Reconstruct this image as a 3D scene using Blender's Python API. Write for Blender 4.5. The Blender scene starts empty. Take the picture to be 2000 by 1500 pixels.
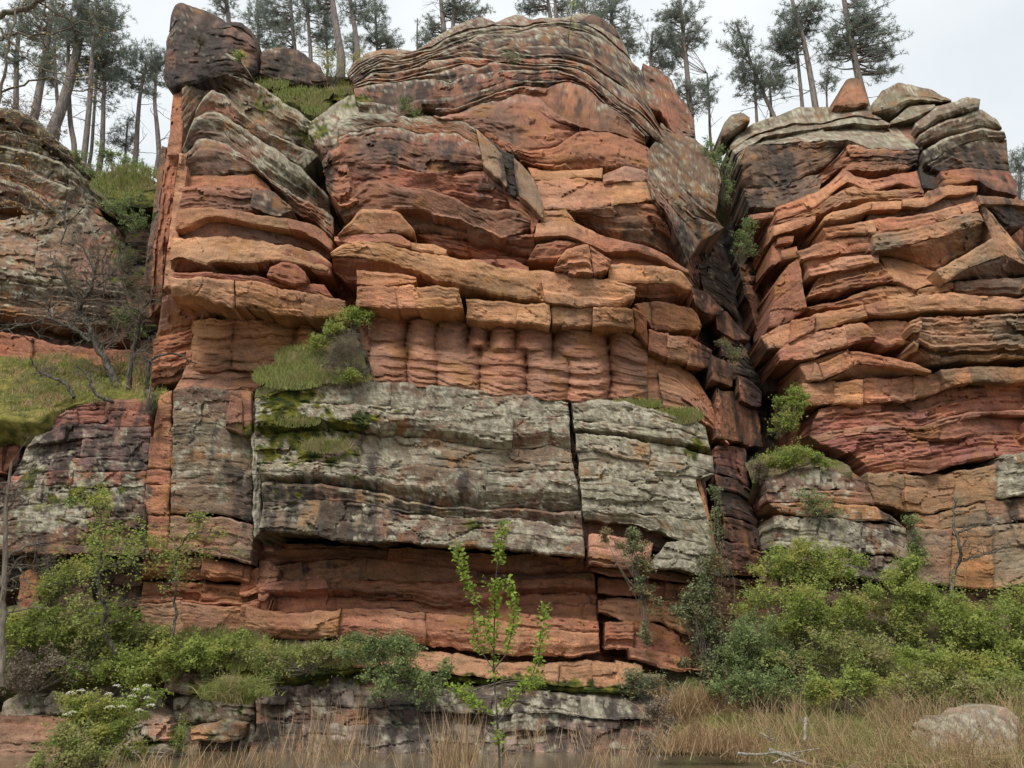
import bpy, math, random
import numpy as np
from mathutils import Vector, Matrix
random.seed(11)

# ------------------------------------------------------------------ camera, sky, sun, exposure
scene = bpy.context.scene
F_PX = 1559.0                       # focal length in pixels of a 2000 px wide frame
PITCH = math.radians(19.5)
CAM = np.array([0.0, 0.0, 1.8])

cam_data = bpy.data.cameras.new('camera')
cam_data.sensor_width = 36.0
cam_data.lens = F_PX / 2000.0 * 36.0
cam_data.clip_start = 0.05
cam_data.clip_end = 2000.0
cam = bpy.data.objects.new('camera', cam_data)
scene.collection.objects.link(cam)
cam.location = CAM
cam.rotation_euler = (math.pi / 2 + PITCH, 0, 0)
scene.camera = cam

SUN_EL, SUN_AZ = math.radians(54), math.radians(205)   # azimuth measured clockwise from +Y
world = bpy.data.worlds.new('World')
scene.world = world
world.use_nodes = True
wn, wl = world.node_tree.nodes, world.node_tree.links
wn.clear()
w_out = wn.new('ShaderNodeOutputWorld')
w_bg = wn.new('ShaderNodeBackground')
w_sky = wn.new('ShaderNodeTexSky')
w_sky.sky_type = 'NISHITA'
w_sky.sun_disc = False
w_sky.sun_elevation = SUN_EL
w_sky.sun_rotation = SUN_AZ
w_hsv = wn.new('ShaderNodeHueSaturation')
w_hsv.inputs['Saturation'].default_value = 0.25
w_noise = wn.new('ShaderNodeTexNoise')
w_noise.inputs['Scale'].default_value = 3.0
w_noise.inputs['Detail'].default_value = 5
w_ramp = wn.new('ShaderNodeValToRGB')
w_ramp.color_ramp.elements[0].position = 0.3
w_ramp.color_ramp.elements[0].color = (6.1, 6.55, 6.9, 1)
w_ramp.color_ramp.elements[1].position = 0.75
w_ramp.color_ramp.elements[1].color = (8.3, 8.6, 8.65, 1)
w_mix = wn.new('ShaderNodeMixRGB')
w_mix.inputs[0].default_value = 0.9          # thick cloud cover in front of the clear sky
wl.new(w_sky.outputs[0], w_hsv.inputs['Color'])
wl.new(w_hsv.outputs[0], w_mix.inputs[1])
wl.new(w_noise.outputs['Fac'], w_ramp.inputs[0])
wl.new(w_ramp.outputs[0], w_mix.inputs[2])
wl.new(w_mix.outputs[0], w_bg.inputs[0])
w_bg.inputs[1].default_value = 0.064
wl.new(w_bg.outputs[0], w_out.inputs[0])

sun_data = bpy.data.lights.new('sun', 'SUN')
sun_data.energy = 1.5
sun_data.angle = math.radians(22)
sun_data.color = (1.0, 0.95, 0.88)
sun = bpy.data.objects.new('sun', sun_data)
scene.collection.objects.link(sun)
sd = Vector((math.sin(SUN_AZ) * math.cos(SUN_EL), math.cos(SUN_AZ) * math.cos(SUN_EL), math.sin(SUN_EL)))
sun.rotation_euler = (-sd).to_track_quat('-Z', 'Y').to_euler()

vs = scene.view_settings
vs.view_transform = 'Standard'
vs.look = 'None'
vs.gamma = 1.0
vs.exposure = 1.1
vs.use_curve_mapping = False
scene.cycles.max_bounces = 4
scene.cycles.diffuse_bounces = 2
scene.cycles.transparent_max_bounces = 4

# ------------------------------------------------------------------ helpers
RNG = np.random.default_rng(7)
SP, CP = math.sin(PITCH), math.cos(PITCH)

def ray(px, py):
    px = np.asarray(px, float); py = np.asarray(py, float)
    dx = (px - 1000.0) / F_PX
    du = (750.0 - py) / F_PX
    return dx, CP - du * SP, SP + du * CP

def at(px, py, Y):
    """World point that stands Y metres ahead of the camera in the direction of photo pixel (px, py)."""
    dx, dy, dz = ray(px, py)
    s = np.asarray(Y, float) / dy
    return np.stack([CAM[0] + dx * s, CAM[1] + dy * s, CAM[2] + dz * s], -1)

def mpp(px, py, Y):
    dx, dy, dz = ray(px, py)
    return float(Y / dy / F_PX)

_perm = np.random.default_rng(3).permutation(256)
_perm = np.concatenate([_perm, _perm, _perm])
_grad = np.random.default_rng(4).normal(size=(256, 3))
_grad /= np.linalg.norm(_grad, axis=1)[:, None]

_g32 = _grad.astype(np.float32)
_p32 = _perm.astype(np.int32)

def perlin(p):
    p = np.asarray(p, np.float32)
    sh = p.shape[:-1]
    x, y, z = (np.ascontiguousarray(p[..., k]).ravel() for k in range(3))
    xi, yi, zi = np.floor(x), np.floor(y), np.floor(z)
    fx, fy, fz = x - xi, y - yi, z - zi
    xi = xi.astype(np.int32) & 255; yi = yi.astype(np.int32) & 255; zi = zi.astype(np.int32) & 255
    ux = fx * fx * fx * (fx * (fx * 6 - 15) + 10)
    uy = fy * fy * fy * (fy * (fy * 6 - 15) + 10)
    uz = fz * fz * fz * (fz * (fz * 6 - 15) + 10)
    out = np.zeros_like(x)
    for a in (0, 1):
        wx = ux if a else 1 - ux
        pa = _p32[xi + a]
        for b in (0, 1):
            wxy = wx * (uy if b else 1 - uy)
            pb = _p32[pa + yi + b]
            for c in (0, 1):
                g = _g32[_p32[pb + zi + c]]
                out += wxy * (uz if c else 1 - uz) * (g[:, 0] * (fx - a) + g[:, 1] * (fy - b) + g[:, 2] * (fz - c))
    return (out * 1.6).reshape(sh)

def fbm(p, octaves=3, lac=2.1, gain=0.5):
    s, a = 0, 1.0
    for k in range(octaves):
        s = s + a * perlin(p * lac ** k + 13.7 * k)
        a *= gain
    return s

def hash01(n):
    n = np.asarray(n, float)
    return np.modf(np.abs(np.sin(n * 127.1 + 11.3) * 43758.5453))[0]

def facets(a, b, seed):
    """Piecewise flat relief: nearest cell's own tilted plane, and distance to the cell border."""
    ia, ib = np.floor(a), np.floor(b)
    best = np.full(a.shape, 9e9); sec = np.full(a.shape, 9e9); h = np.zeros(a.shape)
    for da in (-1, 0, 1):
        for db in (-1, 0, 1):
            ca, cb = ia + da, ib + db
            k = ca * 57.3 + cb * 131.7 + seed
            oa, ob = ca + hash01(k), cb + hash01(k + 5.1)
            d = np.maximum(np.abs(a - oa) * 0.75, np.abs(b - ob)) + 0.25 * np.hypot(a - oa, b - ob)
            hh = (hash01(k + 9.2) - .5) * 1.2 + (hash01(k + 2.4) - .5) * 1.6 * (a - oa) + (hash01(k + 7.7) - .5) * 1.6 * (b - ob)
            m = d < best
            sec = np.where(m, best, np.minimum(sec, d))
            h = np.where(m, hh, h)
            best = np.where(m, d, best)
    return h, sec - best

class Field:
    """Smooth depth (metres ahead) of a rock mass as a function of photo direction."""
    def __init__(self, pts):
        P = np.array(pts, float)
        self.c = P[:, :2] / 1000
        r = np.linalg.norm(self.c[:, None] - self.c[None], axis=2)
        n = len(P)
        A = np.zeros((n + 3, n + 3))
        A[:n, :n] = r - 0.01 * np.eye(n)
        A[:n, n] = 1; A[:n, n + 1:] = self.c
        A[n, :n] = 1; A[n + 1:, :n] = self.c.T
        self.w = np.linalg.solve(A, np.concatenate([P[:, 2], [0, 0, 0]]))
    def __call__(self, px, py):
        q = np.stack([np.asarray(px, float), np.asarray(py, float)], -1) / 1000
        out = self.w[-3] + q @ self.w[-2:]
        for k in range(len(self.c)):
            out = out + self.w[k] * np.hypot(q[..., 0] - self.c[k, 0], q[..., 1] - self.c[k, 1])
        return out

def pl(s):
    if not isinstance(s, str):
        return np.array(s, float)
    return np.array([[float(v) for v in t.split(',')] for t in s.split()])

COL = scene.collection

def link(o, parent=None):
    COL.objects.link(o)
    if parent is not None:
        o.parent = parent
    return o

def mesh_from(name, V, Fq, mat, parent=None, smooth=True, attrs=None, origin=None):
    """Fq: (n,4) or (n,3) int array."""
    V = np.asarray(V, np.float32).reshape(-1, 3)
    if origin is not None:
        V = V - np.asarray(origin, np.float32)
    Fq = np.asarray(Fq, np.int32)
    me = bpy.data.meshes.new(name)
    n, k = Fq.shape
    me.vertices.add(len(V)); me.vertices.foreach_set('co', V.ravel())
    me.loops.add(n * k); me.loops.foreach_set('vertex_index', Fq.ravel())
    me.polygons.add(n)
    me.polygons.foreach_set('loop_start', np.arange(0, n * k, k, dtype=np.int32))
    me.update(calc_edges=True)
    me.polygons.foreach_set('use_smooth', np.full(n, smooth, bool))
    if attrs:
        for an, arr in attrs.items():
            a = me.color_attributes.new(an, 'FLOAT_COLOR', 'POINT')
            arr = np.asarray(arr, np.float32).reshape(len(V), -1)
            if arr.shape[1] == 3:
                arr = np.concatenate([arr, np.ones((len(V), 1), np.float32)], 1)
            a.data.foreach_set('color', arr.ravel())
    me.materials.append(mat)
    o = bpy.data.objects.new(name, me)
    if origin is not None:
        o.location = [float(v) for v in origin]
    link(o, parent)
    return o

def tag(o, label=None, cat=None, group=None, kind=None):
    if label: o['label'] = label
    if cat: o['category'] = cat
    if group: o['group'] = group
    if kind: o['kind'] = kind
    return o

def empty(name, loc):
    o = bpy.data.objects.new(name, None)
    o.empty_display_size = 0.3
    o.location = [float(v) for v in loc]
    return link(o)

def adopt(parent, child):
    child.parent = parent
    child.matrix_parent_inverse = Matrix.Translation(-Vector(parent.location))
    return child
# ------------------------------------------------------------------ materials
class NT:
    def __init__(self, name):
        self.m = bpy.data.materials.new(name)
        self.m.use_nodes = True
        self.t = self.m.node_tree
        self.n, self.l = self.t.nodes, self.t.links
        self.n.clear()
        self.out = self.n.new('ShaderNodeOutputMaterial')
        self.b = self.n.new('ShaderNodeBsdfPrincipled')
        self.l.new(self.b.outputs[0], self.out.inputs[0])
    def node(self, t, **kw):
        x = self.n.new(t)
        for k, v in kw.items():
            setattr(x, k, v)
        return x
    def set(self, sock, v):
        if hasattr(v, 'is_output'):
            self.l.new(v, sock)
        else:
            sock.default_value = v
    def pos(self, sx=1, sy=1, sz=1):
        if not hasattr(self, 'geo'):
            self.geo = self.node('ShaderNodeNewGeometry')
        m = self.node('ShaderNodeMapping')
        self.l.new(self.geo.outputs['Position'], m.inputs[0])
        m.inputs['Scale'].default_value = (sx, sy, sz)
        return m.outputs[0]
    def noise(self, scale, detail=4, rough=.55, vec=None, dist=0):
        x = self.node('ShaderNodeTexNoise')
        x.inputs['Scale'].default_value = scale
        x.inputs['Detail'].default_value = detail
        x.inputs['Roughness'].default_value = rough
        x.inputs['Distortion'].default_value = dist
        self.l.new(vec if vec is not None else self.pos(), x.inputs['Vector'])
        return x.outputs['Fac']
    def voro(self, scale, vec=None, out='Distance'):
        x = self.node('ShaderNodeTexVoronoi')
        x.inputs['Scale'].default_value = scale
        self.l.new(vec if vec is not None else self.pos(), x.inputs['Vector'])
        return x.outputs[out]
    def math(self, op, a, b=0.0, c=0.0, clamp=False):
        x = self.node('ShaderNodeMath', operation=op, use_clamp=clamp)
        self.set(x.inputs[0], a); self.set(x.inputs[1], b); self.set(x.inputs[2], c)
        return x.outputs[0]
    def ramp(self, f, lo, hi):
        x = self.node('ShaderNodeMapRange', interpolation_type='SMOOTHSTEP')
        self.set(x.inputs['Value'], f)
        x.inputs['From Min'].default_value = lo
        x.inputs['From Max'].default_value = hi
        return x.outputs[0]
    def maprange(self, f, a, b, c, d):
        x = self.node('ShaderNodeMapRange')
        self.set(x.inputs['Value'], f)
        for n_, v in zip(('From Min', 'From Max', 'To Min', 'To Max'), (a, b, c, d)):
            x.inputs[n_].default_value = v
        return x.outputs[0]
    def mix(self, f, a, b, blend='MIX'):
        x = self.node('ShaderNodeMixRGB', blend_type=blend)
        self.set(x.inputs[0], f)
        for i, v in ((1, a), (2, b)):
            if isinstance(v, tuple):
                x.inputs[i].default_value = (*v, 1) if len(v) == 3 else v
            else:
                self.set(x.inputs[i], v)
        return x.outputs[0]
    def attr(self, name, out='Color'):
        x = self.node('ShaderNodeAttribute', attribute_name=name)
        return x.outputs[out]
    def sep(self, c):
        x = self.node('ShaderNodeSeparateColor')
        self.l.new(c, x.inputs[0])
        return x.outputs
    def bump(self, h, strength, dist, normal=None):
        x = self.node('ShaderNodeBump')
        x.inputs['Strength'].default_value = strength
        x.inputs['Distance'].default_value = dist
        self.set(x.inputs['Height'], h)
        if normal is not None:
            self.l.new(normal, x.inputs['Normal'])
        return x.outputs[0]
    def fin(self, color, rough=.9, normal=None, spec=.2):
        if isinstance(color, tuple):
            self.b.inputs['Base Color'].default_value = (*color, 1)
        else:
            self.l.new(color, self.b.inputs['Base Color'])
        self.set(self.b.inputs['Roughness'], rough)
        self.b.inputs['Specular IOR Level'].default_value = spec
        if normal is not None:
            self.l.new(normal, self.b.inputs['Normal'])
        return self.m

def rock_material():
    t = NT('sandstone')
    base = t.attr('rock_color')
    fine = t.noise(26, 4, .7)
    grain = t.noise(70, 3, .7)
    c = t.mix(1, base, t.mix(t.ramp(fine, .28, .72), (.74, .74, .74), (1.24, 1.24, 1.22)), 'MULTIPLY')
    c = t.mix(1, c, t.mix(grain, (.80, .80, .80), (1.2, 1.2, 1.2)), 'MULTIPLY')
    n = t.bump(t.math('ADD', fine, t.math('MULTIPLY', t.noise(1.0, 4, .7, t.pos(2.4, 2.4, 22)), .7)), .8, .05)
    return t.fin(c, .92, n, .2)

def bark_material(name, a, b, zs=3.0):
    t = NT(name)
    f = t.noise(1.0, 6, .7, t.pos(22, 22, zs))
    c = t.mix(t.ramp(f, .35, .65), a, b)
    return t.fin(c, .95, t.bump(f, .8, .03), .1)

def leaf_material(name, dark, light, yellow=None, trans=.35):
    t = NT(name)
    v = t.attr('leaf_tone', 'Fac')
    c = t.mix(v, dark, light)
    if yellow:
        c = t.mix(t.ramp(t.math('ADD', t.noise(1.3, 3), t.math('MULTIPLY', v, .15)), .56, .72), c, yellow)
    m = t.fin(c, .6, None, .3)
    tr = t.node('ShaderNodeBsdfTranslucent')
    t.l.new(c, tr.inputs[0])
    ms = t.node('ShaderNodeMixShader')
    ms.inputs[0].default_value = trans
    t.l.new(t.b.outputs[0], ms.inputs[1])
    t.l.new(tr.outputs[0], ms.inputs[2])
    t.l.new(ms.outputs[0], t.out.inputs[0])
    return m

def plain_material(name, a, b, scale, rough=.95, bump=.03):
    t = NT(name)
    f = t.noise(scale, 7, .65)
    return t.fin(t.mix(t.ramp(f, .32, .68), a, b), rough, t.bump(f, .8, bump), .1)

def ground_material():
    t = NT('bank_soil')
    f = t.noise(2.2, 7, .7)
    c = t.mix(t.ramp(f, .3, .7), (.075, .055, .035), (.21, .16, .10))
    g = t.ramp(t.noise(.9, 5, .65), .42, .58)
    c = t.mix(t.math('MULTIPLY', g, .8), c, t.mix(t.ramp(t.noise(14, 4), .35, .65), (.035, .055, .012), (.12, .14, .035)))
    return t.fin(c, .95, t.bump(t.noise(16, 7, .7), .9, .05), .1)

def water_material():
    t = NT('muddy_water')
    c = t.mix(t.noise(.5, 3), (.125, .098, .060), (.150, .118, .072))
    n = t.bump(t.noise(1.0, 3, .5, t.pos(2.5, 6, 1)), .10, .05)
    return t.fin(c, .12, n, .5)

M_ROCK = rock_material()
M_PINEBARK = bark_material('pine_bark', (.11, .092, .085), (.27, .23, .205))
M_BARK = bark_material('grey_bark', (.035, .030, .025), (.16, .145, .12))
M_TWIG = bark_material('pale_twig', (.11, .092, .072), (.24, .205, .16))
M_DRIFT = bark_material('driftwood', (.15, .13, .105), (.36, .325, .27))
M_PINE = leaf_material('pine_needles', (.105, .13, .105), (.32, .36, .29), None, .55)
M_LEAF = leaf_material('spring_leaves', (.18, .24, .045), (.48, .55, .16), (.46, .46, .13), .55)
M_SAPLEAF = leaf_material('sapling_leaves', (.12, .20, .022), (.38, .48, .085), None, .45)
M_DARKLEAF = leaf_material('shrub_leaves', (.12, .175, .06), (.36, .43, .18), None, .5)
M_IVY = leaf_material('ivy_leaves', (.10, .125, .055), (.34, .36, .19), (.27, .19, .09), .4)
M_GRASS = leaf_material('green_grass', (.18, .22, .055), (.45, .47, .17), (.40, .35, .17), .5)
M_DRY = leaf_material('dry_grass', (.22, .13, .060), (.56, .41, .24), None, .35)
M_HEATH = leaf_material('dry_heath', (.13, .10, .075), (.30, .245, .18), None, .3)
M_FLOWER = leaf_material('white_flowers', (.60, .58, .45), (.80, .78, .62), None, .3)
M_BUD = leaf_material('yellow_buds', (.36, .22, .04), (.58, .40, .10), None, .35)
M_MOSS = plain_material('moss', (.055, .060, .016), (.23, .195, .055), 3, .95, .06)
M_SOIL = ground_material()
M_WATER = water_material()
# ------------------------------------------------------------------ rock builder
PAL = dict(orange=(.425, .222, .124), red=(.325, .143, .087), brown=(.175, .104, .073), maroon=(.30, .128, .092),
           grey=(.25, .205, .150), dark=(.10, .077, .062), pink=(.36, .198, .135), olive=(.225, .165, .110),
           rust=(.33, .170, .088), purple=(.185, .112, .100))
STYLE = dict(
    smooth=dict(rough=.20, rf=.55, lam=.02, th=.26, facet=.03, fx=.5, fz=1.1, crack=.03),
    wave=dict(rough=.22, rf=.55, lam=.03, th=.22, facet=.03, fx=.5, fz=1.2, crack=.02),
    block=dict(rough=.06, rf=.9, lam=.035, th=.20, facet=.08, fx=.50, fz=.9, crack=.06),
    lam=dict(rough=.09, rf=.7, lam=.07, th=.19, facet=.06, fx=.55, fz=2.2, crack=.07),
    flute=dict(rough=.05, rf=.7, lam=.12, th=.13, facet=.0, fx=1.0, fz=1.0, crack=.0),
    crust=dict(rough=.08, rf=.8, lam=.04, th=.33, facet=.10, fx=.50, fz=1.35, crack=.10),
    vert=dict(rough=.10, rf=.7, lam=.0, th=.3, facet=.10, fx=1.6, fz=.4, crack=.05),
)
PROF = dict(
    flat=[(0, 0), (1, 0)],
    lip=[(0, .10), (.05, 0), (.16, .03), (.30, .13), (1, .62)],
    under=[(0, 0), (.5, 0), (.62, .12), (1, .95)],
    lean=[(0, 0), (1, 1)],
    back=[(0, 1), (1, 0)],
    bulge=[(0, .3), (.15, .1), (.35, 0), (.6, 0), (.85, .15), (1, .45)],
    round=[(0, .9), (.08, .5), (.22, .15), (.45, 0), (.75, .08), (1, .5)],
)
SUB = dict(block=(.10, .45, 1.1), lam=(.36, .12, .34), smooth=(.20, .18, .55), wave=(.22, .15, .42), crust=(.22, .30, .85))
BLOBS = []       # (px, py, rx, ry, lichen, moss, stain)
STEP = 3.2
_seed = [0]

def sst(x, a, b):
    u = np.clip((x - a) / (b - a), 0, 1)
    return u * u * (3 - 2 * u)

def rock_colour(Q, c, c2, lm, mm, st, depth, seed, rs):
    """Bedded, stained and lichen-covered sandstone colour at every vertex."""
    Q = Q * np.array([1, .3, 1.])
    big = fbm(Q * .55 + 5.1, 3)
    mid = fbm(Q * np.array([2.0, 2.0, 2.6]) + 31, 4, 2.1, .6)
    fine = fbm(Q * 8.5 + 77, 3, 2.1, .65)
    beds = fbm(Q * np.array([.7, .7, 6.5]) + 17, 4, 2.1, .6)
    f = np.clip(.5 + .9 * fbm(Q * .45 + seed, 3), 0, 1)[..., None]
    col = c * (1 - f) + c2 * f
    bedv = hash01(np.floor((depth + .10 * big) / .15) + seed)[..., None]
    col = col * (.80 + .40 * bedv)
    v = 1 + .16 * big + .19 * mid + .15 * fine + .22 * beds
    col = col * np.clip(v, .4, 1.7)[..., None]
    warm = (.10 * big + .10 * fbm(Q * 1.1 + 3, 3))[..., None]
    col = col * (1 + warm * np.array([.6, -.2, -.8]))
    col = col * (1 + rs.uniform(-.06, .06)) * np.array([1 + rs.uniform(-.02, .02), 1 + rs.uniform(-.04, .04), 1 + rs.uniform(-.05, .05)])
    iron = sst(fbm(Q * .9 + 41, 4, 2.1, .6), .38, .7)[..., None] * .5
    col = col * (1 - iron) + np.array([.34, .165, .06]) * iron
    # water streaks and dark varnish
    streak = fbm(Q * np.array([2.6, 2.6, .25]) + 23, 4, 2.1, .6)
    sf = sst(.55 * streak + .35 * mid + .5 * (np.clip(st, 0, 1.2) - .55), -.12, .22) * sst(st, .08, .35)
    sf = sf[..., None] * .82
    dk = np.array([.042, .037, .034]) * (1 + .5 * fine[..., None])
    col = col * (1 - sf) + dk * sf
    # lichen crusts
    ln = fbm(Q * np.array([2.6, 2.6, 3.2]) + 51, 6, 2.15, .68)
    lf = sst(ln * .50 + (np.clip(lm, 0, 1) - .5) * 1.05, -.14, .16) * sst(lm, .02, .2)
    tone = fbm(Q * 5.5 + 61, 4, 2.1, .7)
    lt = sst(tone, -.5, .5)[..., None]
    lcol = np.array([.215, .190, .138]) * (1 - lt) + np.array([.405, .370, .280]) * lt
    lcol = lcol * (1 + .28 * fine + .2 * big)[..., None]
    wh = (sst(fbm(Q * 6.5 + 71, 4, 2.1, .65), .36, .60) * .45)[..., None]
    lcol = lcol * (1 - wh) + np.array([.50, .48, .41]) * wh
    bk = (sst(fbm(Q * np.array([3.5, 3.5, 2.]) + 81, 4, 2.1, .65), .36, .62) * .5)[..., None]
    lcol = lcol * (1 - bk) + np.array([.060, .052, .042]) * bk
    lf = lf[..., None] * .92
    col = col * (1 - lf) + lcol * lf
    # moss
    mf = sst(fbm(Q * 2.2 + 91, 5, 2.1, .62) * .6 + (np.clip(mm, 0, 1.1) - .5) * 1.1, -.05, .10) * sst(mm, .05, .2)
    mt = sst(fbm(Q * 4 + 97, 3), -.4, .5)[..., None]
    mcol = np.array([.032, .044, .009]) * (1 - mt) + np.array([.150, .145, .024]) * mt
    mf = mf[..., None]
    col = col * (1 - mf) + mcol * mf
    return np.clip(col, .012, .8)

def cut(P, x):
    """Split polyline at photo x -> (left, right)."""
    i = np.searchsorted(P[:, 0], x)
    i = min(max(i, 1), len(P) - 1)
    a, b = P[i - 1], P[i]
    f = (x - a[0]) / (b[0] - a[0] + 1e-9)
    q = np.array([[x, a[1] + f * (b[1] - a[1])]])
    return np.vstack([P[:i], q]), np.vstack([q, P[i:]])

def resample(P, n):
    d = np.abs(np.diff(P[:, 0])) + .6 * np.abs(np.diff(P[:, 1])) + 1e-6
    c = np.concatenate([[0], np.cumsum(d)]); c /= c[-1]
    u = np.linspace(0, 1, n)
    # slight rounding of the traced corners
    q = np.stack([np.interp(u, c, P[:, 0]), np.interp(u, c, P[:, 1])], 1)
    if n > 12:
        k = np.array([.25, .5, .25])
        for _ in range(2):
            r = q.copy()
            for j in (0, 1):
                r[1:-1, j] = np.convolve(q[:, j], k, 'valid')
            q = r
    return q

def rock(parent, T, B, field, o=0.0, color='red', style='block', prof='flat', d=1.0, lich=0.0, lip=0.0, moss=0.0,
         stain=0.0, back=2.2, splits=(), name='rock_layer', flutes=None, rr=.035, tilt=0.0, color2=None, jag=1.0,
         origin=None, gap=-1.2, fresh=None):
    T, B = pl(T), pl(B)
    if len(splits):
        lo, x = None, sorted(splits)
        Tl, Bl = T, B
        out = []
        for s in list(x) + [None]:
            if s is None:
                a, b = Tl, Bl
            else:
                js = random.uniform(-4, 4)
                a, Tl = cut(Tl, s + js); b, Bl = cut(Bl, s - js)
                a = a.copy(); b = b.copy(); a[-1, 0] -= gap; b[-1, 0] -= gap
                Tl = Tl.copy(); Bl = Bl.copy(); Tl[0, 0] += gap; Bl[0, 0] += gap
            out.append(rock(parent, a, b, field, o + random.uniform(-.13, .13), color, style, prof, d, lich, lip, moss, stain,
                            back, (), 'rock_block' if name == 'rock_layer' else name, flutes, rr, tilt + random.uniform(-.05, .05), color2, jag, origin, fresh=fresh))
        return out
    _seed[0] += 1
    seed = _seed[0] * 17.31
    rs = np.random.default_rng(_seed[0])
    S = STYLE[style]
    W = max(np.ptp(T[:, 0]), np.ptp(B[:, 0])) + .5 * max(np.ptp(T[:, 1]), np.ptp(B[:, 1])) * .5
    Tm, Bm = resample(T, 9), resample(B, 9)
    H = np.mean(np.linalg.norm(Bm - Tm, axis=1))
    nc = int(np.clip(W / STEP, 5, 260)); nr = int(np.clip(H / STEP, 5, 120))
    Tq, Bq = resample(T, nc), resample(B, nc)
    # ragged edges
    xs = np.arange(nc) * W / nc
    ja = jag * min(4.0, .07 * H + .8)
    for q, k in ((Tq, 0), (Bq, 50)):
        e = fbm(np.stack([xs / 38 + seed, np.full(nc, k + .3), np.full(nc, .7)], 1), 4, 2.2, .6)
        q[:, 1] += e * ja
    Bq[:, 1] += 1.3
    vs_ = np.linspace(0, 1, nr)
    L = np.linspace(0, 1, nr)
    es = fbm(np.stack([L * H / 30 + seed, np.full(nr, 8.3), np.full(nr, 1.7)], 1), 3) * ja * .8
    t = vs_[:, None]
    G = Tq[None] * (1 - t[..., None]) + Bq[None] * t[..., None]
    G[:, :, 0] += es[:, None] * np.linspace(1, .7, nc)[None]
    px, py = G[..., 0], G[..., 1]
    Y0 = field(px, py)
    m = float(np.mean(Y0)) / F_PX
    Hm, Wm = H * m, W * m
    pr = np.array(PROF[prof])
    off = np.interp(vs_, pr[:, 0], pr[:, 1])[:, None] * d * np.ones((1, nc))
    uu = np.linspace(0, 1, nc)[None] * np.ones((nr, 1))
    tt = vs_[:, None] * np.ones((1, nc))
    r = min(rr, .3 * Hm, .3 * Wm)
    def rnd(dist):
        x = np.clip(1 - dist / max(r, 1e-4), 0, 1)
        return r * (1 - np.sqrt(np.clip(1 - x * x, 0, 1)))
    off += rnd(tt * Hm) + rnd((1 - tt) * Hm) + .8 * rnd(uu * Wm) + .8 * rnd((1 - uu) * Wm)
    off += tilt * (uu - .5) * Wm * .3
    P = at(px, py, Y0 + o)
    sc = min(1.0, .35 + Hm / 1.6)                 # thin layers get less relief
    q = P + seed
    disp = S['rough'] * sc * fbm(q * S['rf'], 4, 2.15, .48)
    disp += .018 * fbm(q * np.array([5, 5, 7.]), 3)
    if S['lam']:
        s = (tt * Hm + .10 * fbm(q * np.array([.45, .45, .45]), 2)) / S['th']
        k = np.floor(s); f = s - k
        f = np.clip((f - .72) / .28, 0, 1); f = f * f * (3 - 2 * f)
        a0, a1 = hash01(k + seed), hash01(k + 1 + seed)
        am = .35 + .65 * np.clip(.5 + 1.1 * perlin(q * np.array([.35, .35, 1.3])), 0, 1)
        disp += S['lam'] * sc * am * ((a0 * (1 - f) + a1 * f) - .5)
        disp += .05 * S['lam'] / .15 * np.exp(-((s - k - .86) / .10) ** 2) * am       # joint recess
    # broken sub-beds: every bed is cut into pieces that stand out or sit back
    if style in SUB:
        A, t0, t1 = SUB[style]
        th = rs.uniform(t0, t1, 60); edges = np.cumsum(th)
        s = tt * Hm + .14 * fbm(q * np.array([.30, .30, .4]) + 2, 3) + .3
        kb = np.searchsorted(edges, s.ravel()).reshape(s.shape)
        ln_ = .7 + 2.6 * hash01(kb * 3.3 + seed)
        sg = np.floor(q[..., 0] / ln_ + hash01(kb * 7.7 + seed) * 9 + .22 * perlin(q * np.array([1., 1., 2.2]) + 5))
        disp += A * sc * (hash01(kb * 13.1 + sg * 5.7 + seed) - .5) + .45 * A * sc * (hash01(kb * 2.9 + seed) - .5)
        fr = (s - np.concatenate([[0], edges])[kb]) / th[np.clip(kb, 0, 59)]
        disp += .30 * A * sc * fr                       # each piece is undercut towards its foot
    crk = np.zeros_like(disp)
    if style not in ('flute', 'vert'):
        # thin bedding partings
        s = (tt * Hm + .16 * fbm(q * np.array([.5, .5, .5]) + 2, 3)) / (.21 if style != 'crust' else .30)
        fr = np.abs(s - np.floor(s) - .5)
        gate = np.clip(perlin(q * np.array([.45, .45, 1.6]) + 19) * 3.2 + .25, 0, 1)
        disp += (.03 if style == 'block' else .05 if style == 'crust' else .085) * np.clip(1 - fr / .16, 0, 1) * gate
    if S['facet']:
        wa = .45 * fbm(q * np.array([.9, .9, .9]), 2); wb = .45 * fbm(q * np.array([.5, .5, 1.1]) + 7, 2)
        fh, fe = facets(q[..., 0] * S['fx'] + wa, q[..., 2] * S['fz'] + wb, seed)
        disp += S['facet'] * sc * fh
        f2, e2 = facets(q[..., 0] * S['fx'] * 3.1 + wa * 1.5, q[..., 2] * S['fz'] * 3.3 + wb * 1.5, seed + 3)
        disp += .30 * S['facet'] * sc * f2
        gate = np.clip(perlin(q * .6 + 3) * 3 + .1, 0, 1)
        crk = np.clip(1 - fe / .045, 0, 1) * gate + .5 * np.clip(1 - e2 / .05, 0, 1) * np.clip(perlin(q * 1.1 + 9) * 3 - .3, 0, 1)
        disp += S['crack'] * crk
    if style == 'vert':
        s = (uu * Wm + .16 * fbm(q * np.array([.6, .6, .5]), 3)) / .13
        disp += .16 * (hash01(np.floor(s) + seed) - .5) + .05 * fbm(q * np.array([6, 6, .6]), 3)
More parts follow.
